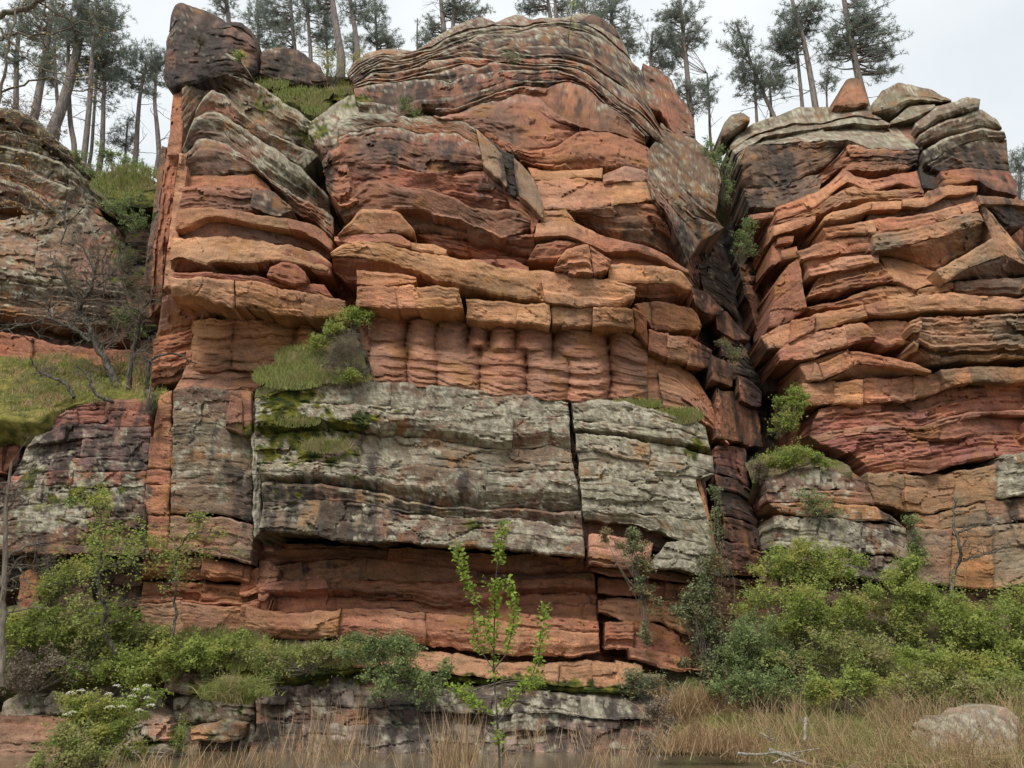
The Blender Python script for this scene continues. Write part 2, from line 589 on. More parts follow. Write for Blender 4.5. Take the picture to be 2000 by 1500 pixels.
    if flutes is not None:
        wav = 7 * fbm(q * np.array([.1, .1, .8]) + 3, 2)
        def groove(fx):
            fx = np.array(fx, float)
            pw = px + wav + (py - np.mean(py)) * .08
            j = np.clip(np.searchsorted(fx, pw.ravel()).reshape(pw.shape) - 1, 0, len(fx) - 2)
            loc = np.clip((pw - fx[j]) / (fx[j + 1] - fx[j]), 0, 1)
            dep = .35 + .65 * hash01(j * 3.1 + (loc > .5) * 3.1 + seed)
            return dep * (1 - np.clip(4 * loc * (1 - loc), 0, 1) ** .5), hash01(j + seed)
        if isinstance(flutes[0], tuple):
            w_ = sst(tt + .10 * perlin(q * 1.3), .34, .54)
            g0, h0 = groove(flutes[0]); g1, h1 = groove(flutes[1])
            gg, hh = g0 * (1 - w_) + g1 * w_, h0 * (1 - w_) + h1 * w_
            disp += .05 * np.exp(-((tt - .43 + .05 * perlin(q * .5)) / .035) ** 2) * np.clip(.6 + perlin(q * .7 + 8), 0, 1)
        else:
            gg, hh = groove(flutes)
        disp += .72 * gg + .14 * (hh - .5)
        th = rs.uniform(.10, .30, 60); edges = np.cumsum(th)
        s = tt * Hm + .16 * fbm(q * np.array([.8, .8, .3]) + 2, 2) + .12 * gg + .3
        kb = np.clip(np.searchsorted(edges, s.ravel()).reshape(s.shape), 0, 59)
        fr = np.clip((s - np.concatenate([[0], edges])[kb]) / th[kb], 0, 1)
        disp += .085 * (hash01(kb * 1.7 + seed) - .5) - .06 * np.sin(fr * np.pi)
    Yf = Y0 + o + off + disp
    P = at(px, py, Yf)
    # extend backward: top, bottom and both ends return into the cliff
    ga = np.array([.02, .07, .18, .45, 1.0, back]) * min(1, back / 2.2)
    ga[-1] = back
    gb = np.array([.02, .06, .14, .28, .5, .85, 1.3, back])
    gb = np.minimum(gb, back)
    gs = np.array([.03, .12, .4, 1.1, back]); gs = np.minimum(gs, back)
    R, C = nr + len(ga) + len(gb), nc + 2 * len(gs)
    ri = np.clip(np.arange(R) - len(ga), 0, nr - 1)
    ci = np.clip(np.arange(C) - len(gs), 0, nc - 1)
    addr = np.zeros(R); addr[:len(ga)] = ga[::-1]; addr[len(ga) + nr:] = gb
    addc = np.zeros(C); addc[:len(gs)] = gs[::-1]; addc[len(gs) + nc:] = gs
    Q = P[ri][:, ci].copy()
    ad = np.maximum(addr[:, None], addc[None]) 
    jit = fbm(Q * 1.1 + np.stack([0 * ad, ad, 0 * ad], -1) * 1.3 + seed, 3)
    Q[..., 1] += ad * (1 + .12 * jit)
    zt = np.zeros(R); zt[:len(ga)] = .05 * ga[::-1]; zt[len(ga) + nr:] = .10 * gb
    Q[..., 2] += zt[:, None] + np.where(ad > 0, np.minimum(ad, .6) * .16 * jit, 0)
    side = np.sign(np.arange(C) - (C - 1) / 2)[None]
    Q[..., 0] += np.where(addc[None] > 0, -side * .04 * addc[None], 0) + np.where(ad > 0, .05 * jit * np.minimum(ad, .5), 0)
    # colour and cover masks
    c = np.array(PAL[color] if isinstance(color, str) else color)
    c2 = np.array(PAL[color2] if isinstance(color2, str) else (color2 if color2 is not None else c))
    pxe, pye, tte = px[ri][:, ci], py[ri][:, ci], tt[ri][:, ci]
    lm = lich + lip * np.exp(-tte * Hm / .14)
    top_ext = np.arange(R)[:, None] < len(ga)
    lm = np.where(addr[:, None] > 0, np.where(top_ext, lm + lip * .6, lm * .45), lm)
    mm = moss + 0 * tte
    mm = np.where(top_ext, mm * 1.3, mm)
    st = stain + 0 * tte
    for (bx, by, brx, bry, bl, bm, bs) in BLOBS:
        if bx + 2.5 * brx < pxe.min() or bx - 2.5 * brx > pxe.max() or by + 2.5 * bry < pye.min() or by - 2.5 * bry > pye.max():
            continue
        g = np.exp(-((pxe - bx) / brx) ** 2 - ((pye - by) / bry) ** 2)
        lm = lm + bl * g; mm = mm + bm * g; st = st + bs * g
    colr = rock_colour(Q, c, c2, lm, mm, st, tte * Hm, seed, rs)
    ids = np.arange(R * C).reshape(R, C)
    Fq = np.stack([ids[:-1, :-1], ids[1:, :-1], ids[1:, 1:], ids[:-1, 1:]], -1).reshape(-1, 4)
    ob = mesh_from(name, Q, Fq, M_ROCK, parent, False, dict(rock_color=colr.reshape(-1, 3)), origin)
    return ob

def stack(parent, field, lines, specs, **kw):
    """Layers between consecutive bedding lines, listed from the top down."""
    for i, sp in enumerate(specs):
        a = dict(kw); a.update(sp)
        rock(parent, lines[i], lines[i + 1], field, **a)

def between(a, b, f=.5, wob=2.5):
    """A bedding line between two traced ones."""
    A, B = resample(pl(a), 60), resample(pl(b), 60)
    m = A * (1 - f) + B * f
    m[:, 1] += wob * fbm(np.stack([m[:, 0] / 40, m[:, 1] / 300, 0 * m[:, 0]], 1), 2)
    return m

def densify(lines, specs):
    L, S = [lines[0]], []
    for i, sp in enumerate(specs):
        if random.random() < .45:
            L.append(lines[i + 1]); S.append(sp)
            continue
        L += [between(lines[i], lines[i + 1], random.uniform(.3, .7), 6), lines[i + 1]]
        s1 = dict(sp); s2 = dict(sp)
        s1['d'] = sp.get('d', 1) * .6; s2['d'] = sp.get('d', 1) * .65
        s1['o'] = sp.get('o', 0) + random.uniform(-.02, .10); s2['o'] = sp.get('o', 0) + random.uniform(-.08, .06)
        s2['lip'] = sp.get('lip', 0) * .7
        S += [s1, s2]
    return L, S

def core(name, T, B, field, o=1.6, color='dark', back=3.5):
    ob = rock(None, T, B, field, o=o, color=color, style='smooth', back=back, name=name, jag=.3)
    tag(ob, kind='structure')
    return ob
# ------------------------------------------------------------------ the cliff: depth of each rock mass
D_MAIN = Field([(650, 620, 22.6), (900, 620, 21.8), (1250, 620, 22.0), (1390, 700, 24), (650, 500, 21.9), (900, 540, 21.2), (1240, 560, 21.5), (1340, 540, 22.6),
                (650, 400, 22.6), (1030, 420, 21.9), (1280, 420, 22.2), (1400, 440, 24.5), (640, 300, 23.0), (900, 300, 22.2), (1050, 330, 22.8), (1250, 340, 23.2), (1400, 350, 26),
                (700, 180, 25), (900, 210, 24.0), (1100, 200, 24.4), (1240, 210, 25.6), (1340, 240, 29), (720, 110, 27.5), (900, 80, 27.5), (1100, 80, 27.5), (1200, 100, 29), (1000, 30, 30), (1300, 150, 31)])
D_FIN = Field([(340, 560, 20.8), (480, 570, 21.3), (660, 590, 22.6), (345, 300, 21.8), (500, 330, 22.9), (640, 400, 24.2), (360, 130, 24.5), (480, 150, 25.5), (600, 220, 26),
               (340, 700, 21.6), (480, 700, 22.2), (600, 680, 22.8), (320, 300, 23.2), (290, 600, 23.2)])
D_LOWL = Field([(0, 800, 22.5), (300, 800, 21.6), (490, 780, 21.5), (0, 1080, 21.6), (300, 1080, 21.4), (490, 1090, 21.5), (300, 1240, 21.2), (480, 1240, 21.6)])
D_GREY = Field([(500, 760, 20.9), (800, 760, 21.0), (1110, 790, 21.1), (1390, 850, 21.7), (500, 1040, 20.2), (800, 1060, 20.2), (1140, 1080, 20.3), (1390, 1100, 20.8)])
D_LOWR = Field([(490, 1100, 21.9), (800, 1080, 22.1), (1160, 1110, 21.8), (1370, 1150, 21.9), (480, 1250, 21.2), (800, 1250, 20.9), (1170, 1280, 20.8), (1370, 1290, 21.0)])
D_RIGHT = Field([(1450, 300, 27.5), (1450, 420, 26.5), (1530, 620, 24.5), (1520, 440, 25.2), (1640, 400, 23.6), (1780, 400, 23.3), (1920, 400, 23.2), (1985, 380, 24.5), (1700, 620, 22.8),
                 (2000, 600, 22.6), (1830, 560, 22.6), (1560, 770, 23.6), (1800, 760, 22.7), (2000, 740, 22.5), (1620, 850, 23.5), (1800, 880, 22.8), (2000, 860, 22.5), (1460, 260, 28.5),
                 (1600, 230, 27), (1750, 220, 26), (1880, 210, 25.5), (1960, 260, 26), (1750, 290, 25), (1580, 290, 26)])
D_FOOT = Field([(1500, 930, 22.6), (1690, 930, 22.2), (1820, 940, 22.9), (2000, 900, 21.6), (1510, 1070, 22.0), (1780, 1080, 22.0), (2000, 1130, 21.2), (1600, 1220, 21.6)])
D_GULLY = Field([(1370, 560, 24.3), (1440, 640, 26.2), (1500, 650, 26.5), (1400, 780, 23.6), (1480, 780, 26), (1400, 890, 23.2), (1460, 900, 24.3), (1410, 1050, 22.4), (1490, 1080, 23.4), (1450, 1200, 22.6), (1440, 480, 27.5)])
D_BACK = Field([(0, 220, 29), (150, 300, 29.5), (0, 420, 27.5), (220, 430, 28.6), (0, 580, 26.5), (240, 600, 27), (0, 700, 26), (240, 700, 26.3)])
D_BASE = Field([(0, 1300, 20.6), (500, 1300, 20.8), (1270, 1340, 20.6), (0, 1480, 19.3), (500, 1440, 19.8), (1000, 1440, 19.9), (1290, 1430, 19.8)])

# stains, moss and lichen with a place of their own (px, py, rx, ry, lichen, moss, stain)
BLOBS += [
    (600, 870, 110, 70, .0, .85, .0), (545, 800, 45, 45, .1, .8, .0), (580, 770, 60, 16, 0, .7, 0), (740, 815, 45, 14, 0, .6, 0), (640, 1000, 110, 34, -.30, 0, .85), (560, 960, 70, 28, -.25, .1, .9),
    (700, 1050, 120, 22, -.3, 0, .95), (560, 1030, 60, 20, -.3, 0, .9), (620, 1110, 120, 22, 0, 0, .35), (800, 990, 80, 18, -.3, 0, .8), (720, 900, 30, 60, -.25, 0, .6), (905, 930, 14, 60, -.25, 0, .55), (1010, 850, 20, 50, -.2, 0, .4), (840, 780, 16, 40, -.2, 0, .4), (920, 1025, 40, 14, 0, .5, 0),
    (930, 940, 120, 45, -.15, 0, 0), (960, 890, 90, 20, -.45, 0, .1), (830, 925, 30, 18, -.4, 0, 0), (1200, 1075, 60, 35, -.7, 0, 0), (1200, 895, 50, 12, -.5, 0, 0),
    (1350, 850, 40, 40, .0, .42, .0), (1365, 880, 30, 30, 0, .35, 0), (1345, 985, 40, 60, .1, 0, 0),
    (870, 150, 60, 50, 0, 0, .35), (790, 190, 50, 40, 0, 0, .5), (850, 180, 25, 40, 0, 0, .6), (1000, 150, 120, 22, 0, 0, .45), (1130, 200, 70, 40, 0, 0, .35), (1000, 260, 80, 30, 0, 0, .2),
    (800, 290, 110, 28, 0, 0, .55), (860, 320, 60, 20, 0, 0, .45), (960, 380, 60, 30, 0, 0, .45), (995, 345, 18, 50, 0, 0, 1.), (1200, 450, 90, 20, 0, .12, .4), (1300, 470, 50, 40, .0, 0, .5),
    (1385, 540, 45, 80, .2, 0, .9), (1430, 600, 40, 60, 0, 0, .6), (1400, 720, 50, 60, 0, 0, .6), (1460, 770, 45, 45, 0, 0, .6), (1490, 700, 30, 60, 0, 0, .8),
    (1520, 310, 80, 40, 0, 0, .7), (1480, 400, 60, 60, 0, 0, .7), (1560, 350, 60, 20, 0, 0, .35), (1720, 310, 70, 18, 0, 0, .5), (1820, 340, 25, 40, 0, 0, 1.1), (1800, 300, 22, 30, .1, 0, .7), (1900, 300, 80, 30, 0, 0, .35),
    (1950, 350, 40, 40, 0, 0, .6), (1950, 420, 40, 30, 0, 0, .6), (1890, 470, 90, 25, 0, 0, .12),
    (1600, 930, 80, 18, .3, .25, .5), (1560, 1050, 60, 60, .45, 0, .5), (1640, 1040, 60, 50, .35, 0, .4), (1700, 1090, 30, 45, 0, 0, .9), (1720, 1030, 40, 40, 0, 0, .5), (1970, 930, 30, 40, .55, 0, .6), (1960, 1010, 50, 40, .25, 0, .4), (1900, 1060, 80, 60, 0, 0, .3),
    (1430, 950, 50, 60, .0, 0, .35), (1480, 960, 30, 70, 0, 0, .8),
    (200, 870, 130, 45, .1, 0, .65), (90, 880, 60, 60, .1, 0, .8), (150, 960, 120, 45, .35, .35, .5), (90, 1010, 90, 50, .45, .2, .7), (240, 960, 50, 40, .25, 0, .7), (60, 930, 40, 20, 0, .6, 0), (60, 900, 16, 60, .8, 0, 0), (150, 970, 20, 30, 0, .6, 0),
    (410, 860, 55, 70, .22, 0, .25), (460, 950, 25, 80, 0, 0, .6), (260, 890, 30, 60, 0, 0, .5), (270, 1030, 40, 30, 0, 0, .6),
    (90, 470, 110, 60, .20, 0, .3), (60, 560, 80, 40, .25, 0, .4), (40, 300, 90, 50, .15, .1, .4), (140, 350, 60, 40, .2, .15, .5), (170, 400, 60, 30, .3, 0, .6), (245, 420, 60, 60, 0, .45, .9), (250, 520, 50, 70, 0, .3, .9), (120, 660, 100, 18, 0, 0, .5),
    (700, 1390, 220, 45, .08, .12, .9), (620, 1310, 80, 25, .2, .5, .3), (1000, 1330, 120, 16, .1, .75, 0), (1150, 1345, 100, 14, 0, .7, 0), (1150, 1380, 130, 30, .40, 0, .3), (1000, 1400, 90, 40, .2, .1, .6),
    (540, 200, 70, 25, .1, .45, .3), (600, 260, 60, 25, .2, .4, .5), (620, 340, 40, 50, .1, 0, .8), (620, 250, 30, 30, .2, .2, 0), (680, 190, 50, 20, .1, .5, 0), (560, 330, 70, 30, .5, 0, .2), (420, 320, 50, 20, 0, 0, .25), (530, 385, 40, 20, 0, 0, .5), (700, 220, 60, 30, .4, .15, 0),
    (780, 320, 40, 30, 0, 0, .3), (1230, 620, 12, 20, 0, 0, .7), (1370, 690, 20, 18, 0, 0, .7), (1150, 60, 90, 30, .12, .05, .3), (960, 70, 100, 30, .12, .12, .3), (1230, 180, 60, 60, .10, 0, .3), (1300, 330, 50, 60, .08, 0, .2), (1350, 400, 50, 50, .05, 0, .25), (1270, 370, 30, 30, .2, 0, .1), (1060, 110, 160, 40, 0, 0, .35), (760, 140, 80, 30, 0, 0, .3),
    (400, 90, 80, 50, .1, 0, .75), (360, 40, 40, 40, .1, 0, .6), (570, 140, 60, 30, .1, 0, .6), (1310, 222, 22, 22, -.5, 0, -.3),
]

# ---- left back wall
bw = core('cliff_back_wall', '-60,235 40,225 90,262 140,310 200,345 300,350', '-60,720 100,715 200,715 330,720', D_BACK, 1.0, 'brown')
stack(bw, D_BACK, ['-40,212 0,210 40,215 77,235 102,265 125,285 154,305 175,330', '-40,284 0,285 40,290 80,302 110,312 140,332 168,352', '-40,312 0,315 40,325 80,345 112,356 148,368',
                   '-40,338 0,345 40,360 70,380 98,402', '-40,392 0,398 40,410 78,427'],
      [dict(color='brown', style='lam', prof='lip', d=.9, lich=0.30, lip=.4), dict(color='brown', style='lam', prof='lip', d=1.0, lich=0.28, lip=.4, o=-.2),
       dict(color='pink', style='lam', prof='lip', d=.8, lich=0.25, lip=.4, o=-.35), dict(color='brown', style='lam', prof='lip', d=.7, lich=0.28, lip=.3, o=-.5)])
rock(bw, '138,318 170,350 200,378 222,402', '135,366 170,388 200,408 230,428', D_BACK, o=-.3, color='brown', style='lam', prof='lip', d=.8, lich=0.39)
rock(bw, '100,368 150,372 190,400', '70,392 110,384 150,400 200,420', D_BACK, o=.25, color='red', style='smooth')
stack(bw, D_BACK, ['-40,432 0,430 60,420 108,388 160,403 228,440', '-40,515 0,520 60,532 120,545 180,550 240,560', '-40,578 0,580 60,586 120,592 180,600 250,606', '-40,622 0,628 60,636 110,648 165,655'],
      [dict(color='pink', color2='olive', style='crust', lich=0.21, splits=(70, 150), o=-.1), dict(color='brown', color2='olive', style='lam', prof='lip', d=.5, lich=0.28, o=-.25, splits=(95,)),
       dict(color='brown', style='lam', prof='under', d=.7, lich=0.25, o=-.35)])
rock(bw, '165,560 240,565 262,600 250,640', '140,640 190,668 235,665 250,645', D_BACK, o=.15, color='red', style='block', stain=.3)
stack(bw, D_BACK, ['-40,646 0,648 50,654 100,672 210,682 300,690', '-40,720 0,720 100,720 210,722 300,730'], [dict(color='red', style='block', o=-.2, splits=(60, 140))])
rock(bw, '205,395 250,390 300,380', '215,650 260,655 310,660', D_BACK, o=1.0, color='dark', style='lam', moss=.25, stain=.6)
rock(bw, '165,335 210,350 260,360 312,355', '190,395 230,400 270,405 312,400', D_BACK, o=.0, color='brown', style='lam', prof='back', d=1.2, moss=.6, lich=0.11)

# ---- left fin
fn = core('cliff_left_fin', '350,150 380,120 440,130 500,165 560,205 620,260 660,420', '330,730 400,740 480,730 560,720 650,640', D_FIN, 1.6, 'brown')
for T, B, o_, c in (('345,126 360,122', '326,302 354,302', .35, 'red'), ('350,300 369,300', '318,562 336,562', .0, 'orange'), ('326,298 351,300', '300,500 330,470', 1.0, 'red'), ('316,285 329,290', '278,560 312,560', 1.6, 'brown'),
                    ('300,470 322,460', '290,620 322,585', .9, 'red')):
    rock(fn, T, B, D_FIN, o=o_, color=c, style='vert', back=1.5, jag=.5, name='rock_flake')
FW = dict(style='wave', prof='lip', lip=.55)
rock(fn, '360,124 364,96 386,87 408,90 440,100 470,118 492,152', '358,162 376,134 410,130 446,141 480,153 494,158', D_FIN, o=-.3, color='brown', lich=0.19, d=.9, **FW)
rock(fn, '355,168 376,133 410,131 446,142 480,154 510,165 545,195 590,222 628,255', '354,264 372,238 392,202 412,172 440,186 470,218 500,238 530,260 580,282 624,302', D_FIN, o=-.1, color='brown', color2='olive', lich=0.22, d=1.5, **FW)
rock(fn, '384,218 400,190 416,172 440,186 470,218 500,238 530,262 580,282 624,302', '378,236 408,216 428,220 450,232 472,244 492,262 516,278 545,294 592,328', D_FIN, o=-.05, color='brown', color2='pink', lich=0.21, d=.9, **FW)
rock(fn, '356,292 380,230 408,218 428,222 450,234 472,246 492,264 516,280 545,296 590,330 642,386', '356,302 368,296 384,275 404,273 440,281 470,299 500,327 530,353 560,373 600,395 646,419', D_FIN, o=-.2, color='brown', color2='olive', lich=0.24, d=1.4, **FW)
rock(fn, '362,302 384,274 404,272 440,280 470,300 500,326 530,352 560,372 600,394 650,424', '362,344 384,343 430,343 470,340 502,338 528,362 548,382 572,407 612,432 652,468', D_FIN, o=-.15, color='brown', color2='red', style='wave', prof='lip', d=.8, lich=0.15, lip=.5)
rock(fn, '361,342 440,344 500,340 522,362 530,372', '356,372 400,364 440,366 480,370 530,374', D_FIN, o=.25, color='red', style='smooth')
rock(fn, '356,366 400,362 440,366 480,370 520,372', '350,408 400,406 450,410 500,415 545,420', D_FIN, o=-.05, color='red', color2='brown', style='lam')
rock(fn, '494,374 520,370 540,379 556,394 570,405', '490,402 520,415 545,420 570,412', D_FIN, o=-.35, color='brown', style='smooth', lich=0.15, stain=.3)
rock(fn, '348,409 400,404 460,410 500,418 560,425 620,441 650,470', '342,446 370,441 400,426 420,423 460,431 500,439 560,448 600,454 652,474', D_FIN, o=-.4, color='orange', color2='red', style='smooth', rr=.15)
rock(fn, '342,448 370,443 420,426 460,432 500,440 560,450 600,457 652,474', '338,462 400,466 440,460 500,470 560,477 600,484 645,505', D_FIN, o=.15, color='red', color2='brown', style='lam')
rock(fn, '560,428 600,436 630,450 650,470', '565,448 600,456 630,474 648,492', D_FIN, o=-.55, color='red', style='smooth', rr=.25, lich=0.11)
rock(fn, '335,463 380,464 440,460 480,466 530,474 570,480 610,490 646,511', '332,506 360,501 390,510 400,514 430,510 470,512 510,510 545,510 580,512 640,530', D_FIN, o=-.6, color='orange', style='block', back=2.6)
rock(fn, '333,508 360,503 400,516 430,512 470,514 510,512 545,512', '334,532 380,531 430,533 480,529 520,526 545,530', D_FIN, o=-.5, color='red', style='smooth', prof='lean', d=.7)
rock(fn, '528,522 550,510 576,515 596,530 602,546', '520,536 545,549 575,557 600,553', D_FIN, o=-.75, color='red', style='smooth', rr=.2)
rock(fn, '548,482 590,486 620,500 648,516', '545,508 590,512 612,530 648,540', D_FIN, o=-.6, color='red', style='smooth', rr=.25)
rock(fn, '338,534 400,530 450,536 500,539 540,550 600,555 632,556', '338,543 400,541 450,546 500,549 560,562 600,571 652,582', D_FIN, o=-.35, color='red', style='lam')
rock(fn, '333,543 380,541 420,545 457,547', '333,578 385,578 420,590 457,600', D_FIN, o=-.75, color='orange', style='block', back=3, name='rock_block')
rock(fn, '460,547 500,551 550,563 600,572 640,580 674,586', '460,599 500,605 560,614 610,620 640,622 676,612', D_FIN, o=-.7, color='orange', style='block', back=3, name='rock_block', splits=(590,))
rock(fn, '318,580 334,575 380,590 440,604', '305,665 345,655 385,640 440,625', D_FIN, o=.0, color='pink', style='smooth', prof='lean', d=.9)
rock(fn, '376,626 420,622 480,622 540,622 575,626 614,628', '350,722 420,724 470,722 540,718 562,715 600,690', D_FIN, o=.1, color='orange', color2='red', style='flute', flutes=(376, 456, 574, 616), back=1.5)
rock(fn, '365,714 470,716 555,712', '338,766 420,766 498,760', D_FIN, o=.05, color='pink', color2='red', style='flute', prof='back', d=.4)
rock(fn, '298,662 335,652 378,642', '296,752 340,745 376,735', D_FIN, o=.5, color='red', style='lam')

rock(fn, '486,158 540,164 600,170 660,168 720,172', '505,182 560,214 612,246 640,240 700,205', D_FIN, o=.55, color='brown', style='lam', prof='back', d=.9, moss=.62, lich=0.15)
rock(fn, '500,140 560,150 620,150 700,150', '500,172 560,178 640,180 710,182', D_FIN, o=1.2, color='brown', style='lam', moss=.5)
# ---- lower left wall and tall panels
ll = core('cliff_lower_left', '-60,800 120,795 320,790 495,770', '-60,1240 200,1240 330,1245 495,1240', D_LOWL, 1.3, 'brown')
rock(ll, '338,763 375,752 430,760 470,764 492,767', '333,1002 370,1002 420,1003 455,1008 494,1020', D_LOWL, o=-.35, color='olive', color2='brown', style='block', lich=0.24, stain=.1, name='rock_panel')
rock(ll, '448,764 491,766', '441,835 465,845 490,850', D_LOWL, o=-.65, color='brown', color2='red', style='block', splits=(472,))
rock(ll, '332,1009 380,1007 440,1011 494,1025', '330,1080 380,1076 420,1086 470,1096 492,1102', D_LOWL, o=-.45, color='pink', color2='olive', style='block', name='rock_panel')
for T, B in (('312,772 335,766', '300,850 336,850'), ('294,853 337,853', '288,915 334,915'), ('288,918 333,918', '284,944 332,944'), ('284,947 331,947', '284,1004 330,1004'), ('288,1011 330,1010', '285,1084 328,1082')):
    rock(ll, T, B, D_LOWL, o=-.3 + random.uniform(-.08, .08), color='red', color2='rust', style='block', name='rock_block')
stack(ll, D_LOWL, ['128,794 200,782 290,778', '90,824 130,802 190,799 290,803', '70,850 120,832 190,826 220,834 294,834', '50,872 120,862 200,856 294,852', '38,905 120,894 200,892 290,894', '22,930 120,918 200,922 286,920', '5,955 100,945 200,950 284,948', '-30,990 60,985 200,985 282,985', '-40,1020 60,1012 200,1010 284,1010', '-40,1085 60,1080 200,1082 290,1084'],
      [dict(o=.05, color='maroon', splits=(210,)), dict(o=0, color='maroon', splits=(150, 245)), dict(o=-.12, color='purple', splits=(125, 222)), dict(o=-.08, color='purple', splits=(160,)), dict(o=-.2, color='purple', splits=(100, 190, 250)),
       dict(o=-.28, color='maroon', splits=(140, 235)), dict(o=-.32, color='brown', splits=(80, 175)), dict(o=-.4, color='brown', splits=(130, 215)), dict(o=-.5, color='brown', splits=(70, 180))], style='crust', lich=0.14, back=1.6, stain=.2)
rock(ll, '-40,815 10,815 55,825', '-40,925 0,925 35,905', D_LOWL, o=.35, color='maroon', style='block', splits=(5,))
rock(ll, '-40,1095 60,1092 180,1090 292,1095', '-40,1135 60,1135 180,1130 292,1130', D_LOWL, o=.5, color='dark', style='lam')
rock(ll, '40,1125 60,1110 75,1130', '35,1215 70,1215', D_LOWL, o=-.2, color='red', style='block')
rock(ll, '100,1120 200,1115 275,1125', '100,1210 200,1215 275,1200', D_LOWL, o=.3, color='brown', style='crust', stain=.5, splits=(180,))
rock(ll, '278,1082 330,1079 400,1086 490,1106', '278,1129 330,1129 400,1131 460,1133 486,1140', D_LOWL, o=-.15, color='red', style='smooth', prof='bulge', d=.5, splits=(395,))
rock(ll, '278,1136 400,1138 486,1143', '276,1180 340,1176 400,1180 486,1182', D_LOWL, o=.15, color='orange', color2='red', style='lam')
rock(ll, '270,1180 350,1174 400,1181 490,1186', '290,1250 400,1250 490,1250', D_LOWL, o=-.1, color='orange', color2='pink', style='block', splits=(360,))

# ---- lower red wall below the grey overhang
lr = core('cliff_lower_red_wall', '480,1000 800,1010 1160,1040 1390,1060', '480,1270 800,1290 1160,1310 1390,1320', D_LOWR, 1.2, 'red')
w = ['495,1050 560,1060 650,1066 720,1070 800,1070 900,1080 1000,1084 1060,1086 1158,1098', '515,1108 592,1097 650,1092 700,1090 760,1092 850,1105 950,1118 1050,1120 1100,1118 1160,1116',
     '500,1142 540,1136 605,1132 705,1131 800,1135 900,1135 1016,1130 1100,1126 1162,1132', '498,1162 560,1166 618,1167 670,1163 750,1172 800,1172 850,1184 900,1190 960,1185 1016,1160 1100,1158 1164,1160',
     '480,1184 560,1200 660,1190 760,1190 850,1200 920,1205 1009,1215 1090,1222 1168,1229', '480,1238 560,1248 660,1246 796,1250 852,1262 936,1270 1000,1278 1107,1282 1172,1275']
stack(lr, D_LOWR, w, [dict(o=-.35, color='brown', color2='red', style='smooth', prof='lean', d=.6, splits=(760,)), dict(o=.30, color='brown', color2='orange', style='block', splits=(592, 705, 930)),
                      dict(o=-.22, color='red', style='lam', prof='under', d=.5, splits=(640, 1012)), dict(o=.22, color='red', style='smooth', splits=(660, 1010)), dict(o=-.40, color='red', color2='orange', style='block', prof='under', d=.3, splits=(660, 830))])
rock(lr, '1010,1196 1090,1206 1168,1212', '1005,1222 1090,1228 1170,1233', D_LOWR, o=-.3, color='red', style='lam')
rock(lr, '470,1105 505,1090 545,1112', '470,1240 520,1242 535,1170', D_LOWR, o=-.15, color='pink', color2='red', style='lam', splits=(505,))
q = [('1152,1108 1180,1107 1216,1110 1292,1112 1350,1126', '1154,1113 1190,1123 1220,1125 1270,1127 1320,1135 1350,1138', -.4, 'pink', 'block', ()), ('1168,1130 1220,1131 1270,1133 1352,1142', '1168,1158 1220,1162 1280,1165 1372,1173', .1, 'red', 'block', (1235, 1300)),
     ('1168,1171 1215,1168 1300,1173 1366,1180', '1170,1196 1185,1198 1220,1212 1290,1216 1362,1246', -.2, 'orange', 'smooth', (1265,)), ('1180,1215 1240,1212 1290,1220 1330,1236 1364,1252', '1180,1268 1230,1266 1300,1286 1350,1292 1368,1268', -.15, 'red', 'lam', (1235,)),
     ('1228,1266 1290,1272 1330,1286 1380,1300', '1232,1288 1290,1304 1330,1311 1380,1307', -.45, 'red', 'lam', ())]
for T, B, o_, c, s_, sp in q:
    rock(lr, T, B, D_LOWR, o=o_, color=c, style=s_, splits=sp)
rock(lr, '690,1272 860,1276 960,1291 1050,1302 1150,1290 1255,1300', '690,1302 860,1312 960,1324 1060,1334 1200,1344 1255,1334', D_LOWR, o=-.35, color='orange', style='block', splits=(880, 1090, 1160, 1205), lich=.1)

# ---- grey lichen block
gr = core('cliff_grey_ledge', '505,775 700,755 900,770 1110,790 1370,840', '520,1025 800,1040 1140,1070 1390,1080', D_GREY, .9, 'brown')
g = ['497,776 540,761 600,753 650,746 700,741 760,746 830,751 900,758 980,767 1060,777 1110,783', '498,802 560,787 640,787 700,792 775,794 831,801 905,801 989,812 1040,813 1112,812',
     '498,850 600,838 695,840 740,850 828,856 898,868 975,877 1041,878 1073,868 1115,882', '502,905 600,900 700,908 760,912 830,905 900,915 1000,922 1060,915 1122,918',
     '511,942 625,945 702,955 754,966 800,980 863,990 915,990 947,997 1010,990 1076,1001 1135,997', '514,981 618,977 709,984 786,1002 894,1012 989,1012 1060,1020 1138,1036', '504,1040 520,1033 590,1041 653,1051 723,1058 800,1058 884,1068 975,1068 1045,1075 1143,1089']
stack(gr, D_GREY, g, [dict(o=.10, lich=.66, splits=(835,)), dict(o=-.22, lich=.68, splits=(1000,), prof='under', d=.45), dict(o=.08, lich=.50, splits=(705,)), dict(o=-.12, lich=.66, splits=(950,), prof='under', d=.5),
                      dict(o=.12, lich=.42, splits=(905,), prof='lip', d=.4), dict(o=-.30, lich=.56, splits=(1045,), back=3.2)], color='grey', color2='brown', style='crust', back=2.6)
rock(gr, '488,790 499,780', '496,1050 512,1038', D_GREY, o=.35, color='grey', style='vert', lich=.8, name='rock_flake')
r_ = ['1116,789 1167,780 1215,783 1277,799 1317,812 1357,818 1377,834', '1121,820 1221,831 1285,836 1317,836 1383,858', '1124,848 1199,851 1263,864 1330,875 1392,890', '1127,882 1170,882 1242,900 1274,900 1351,911 1395,922',
      '1133,932 1189,930 1226,938 1263,940 1310,938 1358,936', '1138,994 1215,999 1269,1004 1330,1008 1382,1010', '1143,1014 1223,1022 1290,1036 1317,1050 1395,1069']
